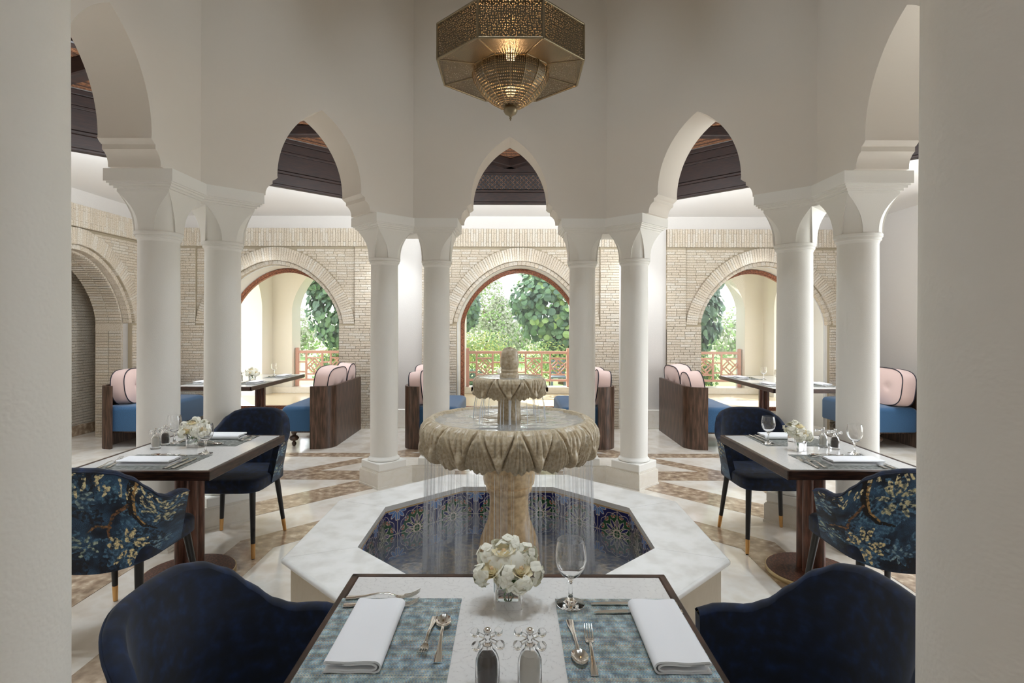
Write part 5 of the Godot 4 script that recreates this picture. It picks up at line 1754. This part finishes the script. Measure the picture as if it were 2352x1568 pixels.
func goblet(label: String, at: Vector3) -> void:
	if not proto.has("goblet"):
		var b := MB.new()
		b.lathe([Vector2(0.0, 0.0), Vector2(0.036, 0.0), Vector2(0.0385, 0.0012), Vector2(0.0375, 0.003), Vector2(0.022, 0.0065), Vector2(0.011, 0.013), Vector2(0.0065, 0.022), Vector2(0.0052, 0.035), Vector2(0.005, 0.055), Vector2(0.0062, 0.066), Vector2(0.011, 0.073), Vector2(0.025, 0.083), Vector2(0.0375, 0.101), Vector2(0.0432, 0.122), Vector2(0.0430, 0.14), Vector2(0.0400, 0.162), Vector2(0.0372, 0.1775), Vector2(0.0367, 0.178), Vector2(0.0362, 0.1775), Vector2(0.0389, 0.162), Vector2(0.0418, 0.14), Vector2(0.0420, 0.122), Vector2(0.0364, 0.102), Vector2(0.0245, 0.0855), Vector2(0.011, 0.078), Vector2(0.0, 0.0765)], 48, 75)
		proto["goblet"] = b.mesh()
	tag(part("water_glass", proto["goblet"], M.glass, self, at), label, "glass", "stemmed water glasses")

func grinder(kind: String, label: String, at: Vector3, turn := 0.0) -> void:
	var o := thing("%s_mill" % kind, label, "mill", at, turn, "glass salt and pepper mills")
	if not proto.has("mill"):
		var b := MB.new()
		b.lathe([Vector2(0.0, 0.0), Vector2(0.0265, 0.0), Vector2(0.0285, 0.002), Vector2(0.0285, 0.008), Vector2(0.0262, 0.012), Vector2(0.0258, 0.05), Vector2(0.0245, 0.062), Vector2(0.019, 0.075), Vector2(0.0125, 0.082), Vector2(0.0105, 0.088), Vector2(0.0105, 0.091), Vector2(0.0075, 0.091), Vector2(0.009, 0.084), Vector2(0.016, 0.0745), Vector2(0.0212, 0.062), Vector2(0.0222, 0.05), Vector2(0.0222, 0.014), Vector2(0.0, 0.012)], 36, 50)
		var f := MB.new()
		f.lathe([Vector2(0.0, 0.013), Vector2(0.0217, 0.0145), Vector2(0.0217, 0.05), Vector2(0.0207, 0.0615), Vector2(0.016, 0.072), Vector2(0.0, 0.076)], 32, 50)
		var st := MB.new()
		st.lathe([Vector2(0.0, 0.0915), Vector2(0.0085, 0.0915), Vector2(0.0068, 0.1), Vector2(0.0078, 0.108), Vector2(0.006, 0.113), Vector2(0.0, 0.114)], 24, 60)
		var ball := MB.new()
		ball.lathe(range(13).map(func(i): return Vector2(0.0098 * sin(PI * i / 12.0) + 0.00001, -0.0098 * cos(PI * i / 12.0))), 20)
		var arm := MB.new()
		arm.tube([Vector3(0.007, 0.1045, 0), Vector3(0.026, 0.1035, 0)], [0.0036, 0.0046], 10)
		var fin := MB.new()
		fin.lathe(range(11).map(func(i): return Vector2(0.0088 * sin(PI * i / 10.0) + 0.00001, 0.1205 - 0.0072 * cos(PI * i / 10.0))), 24)
		var rod := MB.new()
		rod.tube([Vector3(0, 0.077, 0), Vector3(0, 0.0912, 0)], 0.0016, 8)
		proto["mill"] = [b.mesh(), f.mesh(), st.mesh(), ball.mesh(), arm.mesh(), fin.mesh(), rod.mesh()]
	var q: Array = proto["mill"]
	part("glass_body", q[0], M.glass, o)
	part("peppercorns" if kind == "pepper" else "salt", q[1], M[kind], o)
	part("knob_stem", q[2], M.glass, o)
	for k in 4:
		var a := part("knob_arm", q[4], M.glass, o)
		a.rotation.y = PI / 4 + k * PI / 2
		part("knob_ball", q[3], M.glass, a, Vector3(0.036, 0.1035, 0))
	part("metal_cap", q[5], M.steel, o)
	part("grinder_rod", q[6], M.steel, o)

func petal(b: MB, base: Vector3, out: Vector3, up: Vector3, len: float, wid: float, curl: float) -> void:
	var side := out.cross(up).normalized()
	var rows := []
	for i in 5:
		var t := i / 4.0
		var c := base + up * len * t + out * (len * 0.35 * sin(t * PI * 0.6) + curl * t * t * t)
		var w := wid * pow(sin(PI * clampf(0.12 + t * 0.78, 0, 1)), 0.8)
		var line := PackedVector3Array()
		for j in 5:
			var s := (j - 2) / 2.0
			line.append(c + side * w * s - out * (w * 0.45 * s * s) + up * (-0.12 * len * s * s * t))
		rows.append(line)
	b.grid(rows)

func make_bouquet(label: String) -> Node3D:
	# a posy of roses and hydrangea heads; origin at the vase's foot
	var o := thing("bouquet", label, "bouquet", Vector3.ZERO, 0.0, "white flower posies")
	rng.seed = 5
	var heads := [Vector3(-0.045, 0.115, 0.04), Vector3(0.035, 0.118, 0.045), Vector3(-0.012, 0.152, 0.012), Vector3(0.02, 0.13, -0.05)]
	for i in heads.size():
		var dir: Vector3 = (heads[i] - Vector3(0, 0.06, 0)).normalized()
		var bs := Basis(Quaternion(Vector3.UP, dir))
		var b := MB.new()
		for layer in 4:
			var m: int = [4, 4, 5, 6][layer]
			for k in m:
				var a := TAU * (k + layer * 0.37) / m + rng.randf() * 0.2
				var od := Vector3(cos(a), 0, sin(a))
				b.xf = Transform3D(bs, heads[i] - dir * 0.022)
				petal(b, od * [0.001, 0.004, 0.008, 0.012][layer], od, Vector3.UP, [0.026, 0.027, 0.028, 0.026][layer], [0.008, 0.012, 0.016, 0.02][layer], [-0.003, 0.001, 0.006, 0.014][layer])
		part("rose", b, M.petal_warm, o)
		b = MB.new(); b.xf = Transform3D(bs, heads[i] - dir * 0.018)
		b.lathe([Vector2(0.001, 0.0), Vector2(0.006, 0.008), Vector2(0.0065, 0.018), Vector2(0.003, 0.023), Vector2(0.0005, 0.022)], 12)
		part("rose_heart", b, M.petal_heart, o)
	var fl := MB.new()
	for k in 4:
		var a := TAU * k / 4
		petal(fl, Vector3.ZERO, Vector3.UP * 0.4, Vector3(cos(a), 0.0, sin(a)), 0.013, 0.0085, -0.003)
	var ts := []
	for c in [Vector3(-0.055, 0.125, -0.015), Vector3(0.05, 0.13, -0.005), Vector3(0.0, 0.1, 0.055), Vector3(-0.02, 0.135, -0.045), Vector3(-0.06, 0.095, 0.03), Vector3(0.062, 0.095, 0.02), Vector3(0.0, 0.15, -0.015), Vector3(0.03, 0.085, 0.05)]:
		for i in 34:
			var d := Vector3(rng.randfn(), rng.randfn(), rng.randfn()).normalized()
			if (c + d * 0.03 - Vector3(0, 0.1, 0)).dot(d) < 0.02: continue
			var near := false
			for h in heads:
				if (c + d * 0.031).distance_to(h) < 0.024: near = true
			if near: continue
			var q := Basis(Quaternion(Vector3.UP, (d + Vector3(rng.randfn(), rng.randfn(), rng.randfn()) * 0.2).normalized())) * Basis(Vector3.UP, rng.randf() * TAU)
			ts.append(Transform3D(q.scaled_local(Vector3.ONE * rng.randf_range(0.9, 1.3)), c + d * rng.randf_range(0.027, 0.033)))
	var mm := MultiMesh.new()
	mm.transform_format = MultiMesh.TRANSFORM_3D; mm.mesh = fl.mesh(); mm.instance_count = ts.size()
	for i in ts.size(): mm.set_instance_transform(i, ts[i])
	var mi := MultiMeshInstance3D.new()
	mi.name = "hydrangea_florets"; mi.multimesh = mm; mi.material_override = M.petal
	o.add_child(mi, true); stuff(mi)
	var core := MB.new()
	core.xf = Transform3D(Basis.from_scale(Vector3(1.15, 0.8, 1.1)), Vector3(0, 0.112, 0))
	core.lathe(range(13).map(func(i): return Vector2(0.052 * sin(PI * i / 12.0) + 0.0001, -0.052 * cos(PI * i / 12.0))), 20)
	part("flower_core", core, M.petal, o)
	for k in 5:
		var b := MB.new()
		var a := TAU * k / 5 + 0.4
		b.tube([Vector3(cos(a) * 0.02, 0.085, sin(a) * 0.02), Vector3(cos(a) * 0.012, 0.06, sin(a) * 0.012), Vector3(-cos(a) * 0.016, 0.022, -sin(a) * 0.016)], 0.0022, 6)
		part("stem", b, M.stem_green, o)
	for k in 3:
		var b := MB.new()
		var a := 0.7 + k * 1.5
		petal(b, Vector3(cos(a) * 0.012, 0.078, sin(a) * 0.012), Vector3(cos(a), 0, sin(a)), Vector3(cos(a) * 0.4, -1, sin(a) * 0.3).normalized(), 0.032, 0.009, 0.0)
		part("leaf", b, M.stem_green, o)
	return o

var posy: Node3D

func flowers(where: String, at: Vector3, turn := 0.0) -> void:
	if not proto.has("vase"):
		var b := MB.new()
		var rows := []
		for q in [[0.0, 0.036], [0.002, 0.0395], [0.086, 0.0405], [0.0885, 0.0395], [0.0885, 0.0355], [0.086, 0.0345], [0.02, 0.0335], [0.015, 0.030]]:
			rows.append(round_rect(Vector3(0, q[0], 0), q[1], q[1], 0.009 if q[1] > 0.035 else 0.006, 4))
		b.grid(rows, true, true)
		b.fan(rows[0], false); b.fan(rows[rows.size() - 1], true)
		var w := MB.new()
		rows = []
		for q in [[0.0155, 0.029], [0.0205, 0.0328], [0.052, 0.0332], [0.0522, 0.032]]: rows.append(round_rect(Vector3(0, q[0], 0), q[1], q[1], 0.006, 4))
		w.grid(rows, true, true)
		w.fan(rows[0], false); w.fan(rows[3], true)
		proto["vase"] = [b.mesh(), w.mesh()]
	var v := thing("vase", "small square clear glass vase with water %s" % where, "vase", at, turn, "square glass vases")
	part("glass_body", proto["vase"][0], M.glass, v)
	part("water", proto["vase"][1], M.vase_water, v)
	var label := "posy of white roses and hydrangeas %s" % where
	if posy == null:
		posy = make_bouquet(label); posy.position = at; posy.rotation.y = turn
	else: dup(posy, at, turn + 0.5, label)

func build_dining() -> void:
	var c := make_chair("velvet chair at the front table's left side, its dark inner back filling the lower left")
	c.position = Vector3(-0.49, 0, 1.80); c.rotation.y = PI / 2
	dup(c, Vector3(0.595, 0, 1.80), -PI / 2, "velvet chair at the front table's right side, its dark inner back filling the lower right")
	dup(c, Vector3(-1.92, 0, 0.335), PI, "chair at the left table with its tapestry back, a pale-leaved tree, turned to the camera")
	dup(c, Vector3(-1.885, 0, -0.725), 0.0, "navy chair at the far end of the left table, facing the camera")
	dup(c, Vector3(1.885, 0, 0.30), PI, "chair at the right table with its blue tapestry back turned to the camera")
	dup(c, Vector3(1.835, 0, -0.825), 0.0, "navy chair at the far end of the right table, facing the camera")
	var t := make_table("marble-topped table nearest the camera, laid for two, before the fountain")
	t.position = Vector3(0.018, 0, 1.82); t.rotation.y = PI / 2
	dup(t, Vector3(-1.925, 0, -0.23), 0.0, "marble-topped pedestal table on the left, between two columns and the fountain")
	dup(t, Vector3(1.868, 0, -0.28), 0.0, "marble-topped pedestal table on the right, between the fountain and the wide column")
	var Y := TABLE_Y
	setting("on the left side of the front table", Vector3(-0.475, Y, 1.822), -PI / 2, false, {"forks": 1, "napkin": [-0.022, 0.088], "dessert": 1.0})
	setting("on the right side of the front table", Vector3(0.512, Y, 1.822), PI / 2, false, {"knives": 1, "napkin": [0.022, 0.044], "dessert": -1.0, "glass": [0.188, 0.323]})
	setting("at the near end of the left table", Vector3(-1.945, Y, 0.252), 0.0, true, {"forks": 1, "knives": 1, "napkin": [-0.02, 0.1], "dessert": 1.0, "glass": [0.165, 0.39]})
	setting("at the far end of the left table", Vector3(-1.925, Y, -0.712), PI, true, {"forks": 1, "knives": 1, "napkin": [0.0, 0.05], "dessert": 1.0, "glass": [0.21, 0.29]})
	setting("at the near end of the right table", Vector3(1.89, Y, 0.202), 0.0, true, {"forks": 1, "knives": 1, "napkin": [0.04, 0.1], "dessert": 1.0, "glass": [0.185, 0.38]})
	setting("at the far end of the right table", Vector3(1.868, Y, -0.762), PI, true, {"knives": 1, "napkin": [0.0, 0.05], "glass": [0.18, 0.3]})
	flowers("in the middle of the front table", Vector3(0.018, Y, 1.628))
	flowers("in the middle of the left table", Vector3(-1.955, Y, -0.34), 0.0)
	flowers("in the middle of the right table", Vector3(1.785, Y, -0.285), 0.4)
	grinder("pepper", "glass pepper mill at the bottom edge of the picture, front table", Vector3(-0.024, Y, 1.985), 0.1)
	grinder("salt", "glass salt mill at the bottom edge of the picture, front table", Vector3(0.066, Y, 1.985), -0.05)
	grinder("salt", "glass salt mill on the left table, nearer the camera than the pepper", Vector3(-2.158, Y, -0.27), 0.5)
	grinder("pepper", "glass pepper mill on the left table, behind the salt", Vector3(-2.165, Y, -0.375), 0.2)
	grinder("salt", "glass salt mill on the right table, behind the pepper", Vector3(1.995, Y, -0.375), 0.3)
	grinder("pepper", "glass pepper mill on the right table, beside the flowers", Vector3(2.035, Y, -0.315), 0.6)
	# booth tables
	setting("on the near right corner of the left booth table", Vector3(-3.14, Y, -4.1), PI / 2, true, {"dessert": 1.0})
	setting("on the far right corner of the left booth table", Vector3(-3.14, Y, -5.0), PI / 2, true, {"dessert": 1.0, "glass": [0.16, 0.36]})
	setting("on the left side of the left booth table, between two columns", Vector3(-4.12, Y, -4.1), -PI / 2, true, {})
	setting("on the near left side of the right booth table", Vector3(3.18, Y, -4.05), -PI / 2, true, {"knives": 1, "dessert": 1.0, "glass": [-0.2, 0.36]})
	setting("on the far left side of the right booth table", Vector3(3.18, Y, -4.95), -PI / 2, true, {"knives": 1, "dessert": 1.0, "glass": [0.2, 0.4]})
	setting("on the right side of the right booth table, between two columns", Vector3(4.16, Y, -4.05), PI / 2, true, {"forks": 1, "dessert": 1.0})
	setting("on the near left corner of the middle booth table", Vector3(-0.47, Y, -4.1), -PI / 2, true, {"forks": 1})
	flowers("on the left booth table", Vector3(-3.5, Y, -4.45), 0.2)
	flowers("on the right booth table", Vector3(3.68, Y, -4.4), 0.9)
	flowers("on the middle booth table", Vector3(-0.1, Y, -4.6), 0.3)
	grinder("salt", "glass salt mill on the left booth table, beside the posy", Vector3(-3.63, Y, -4.4))
	grinder("pepper", "glass pepper mill on the right booth table, cut off by the column", Vector3(3.78, Y, -4.3))
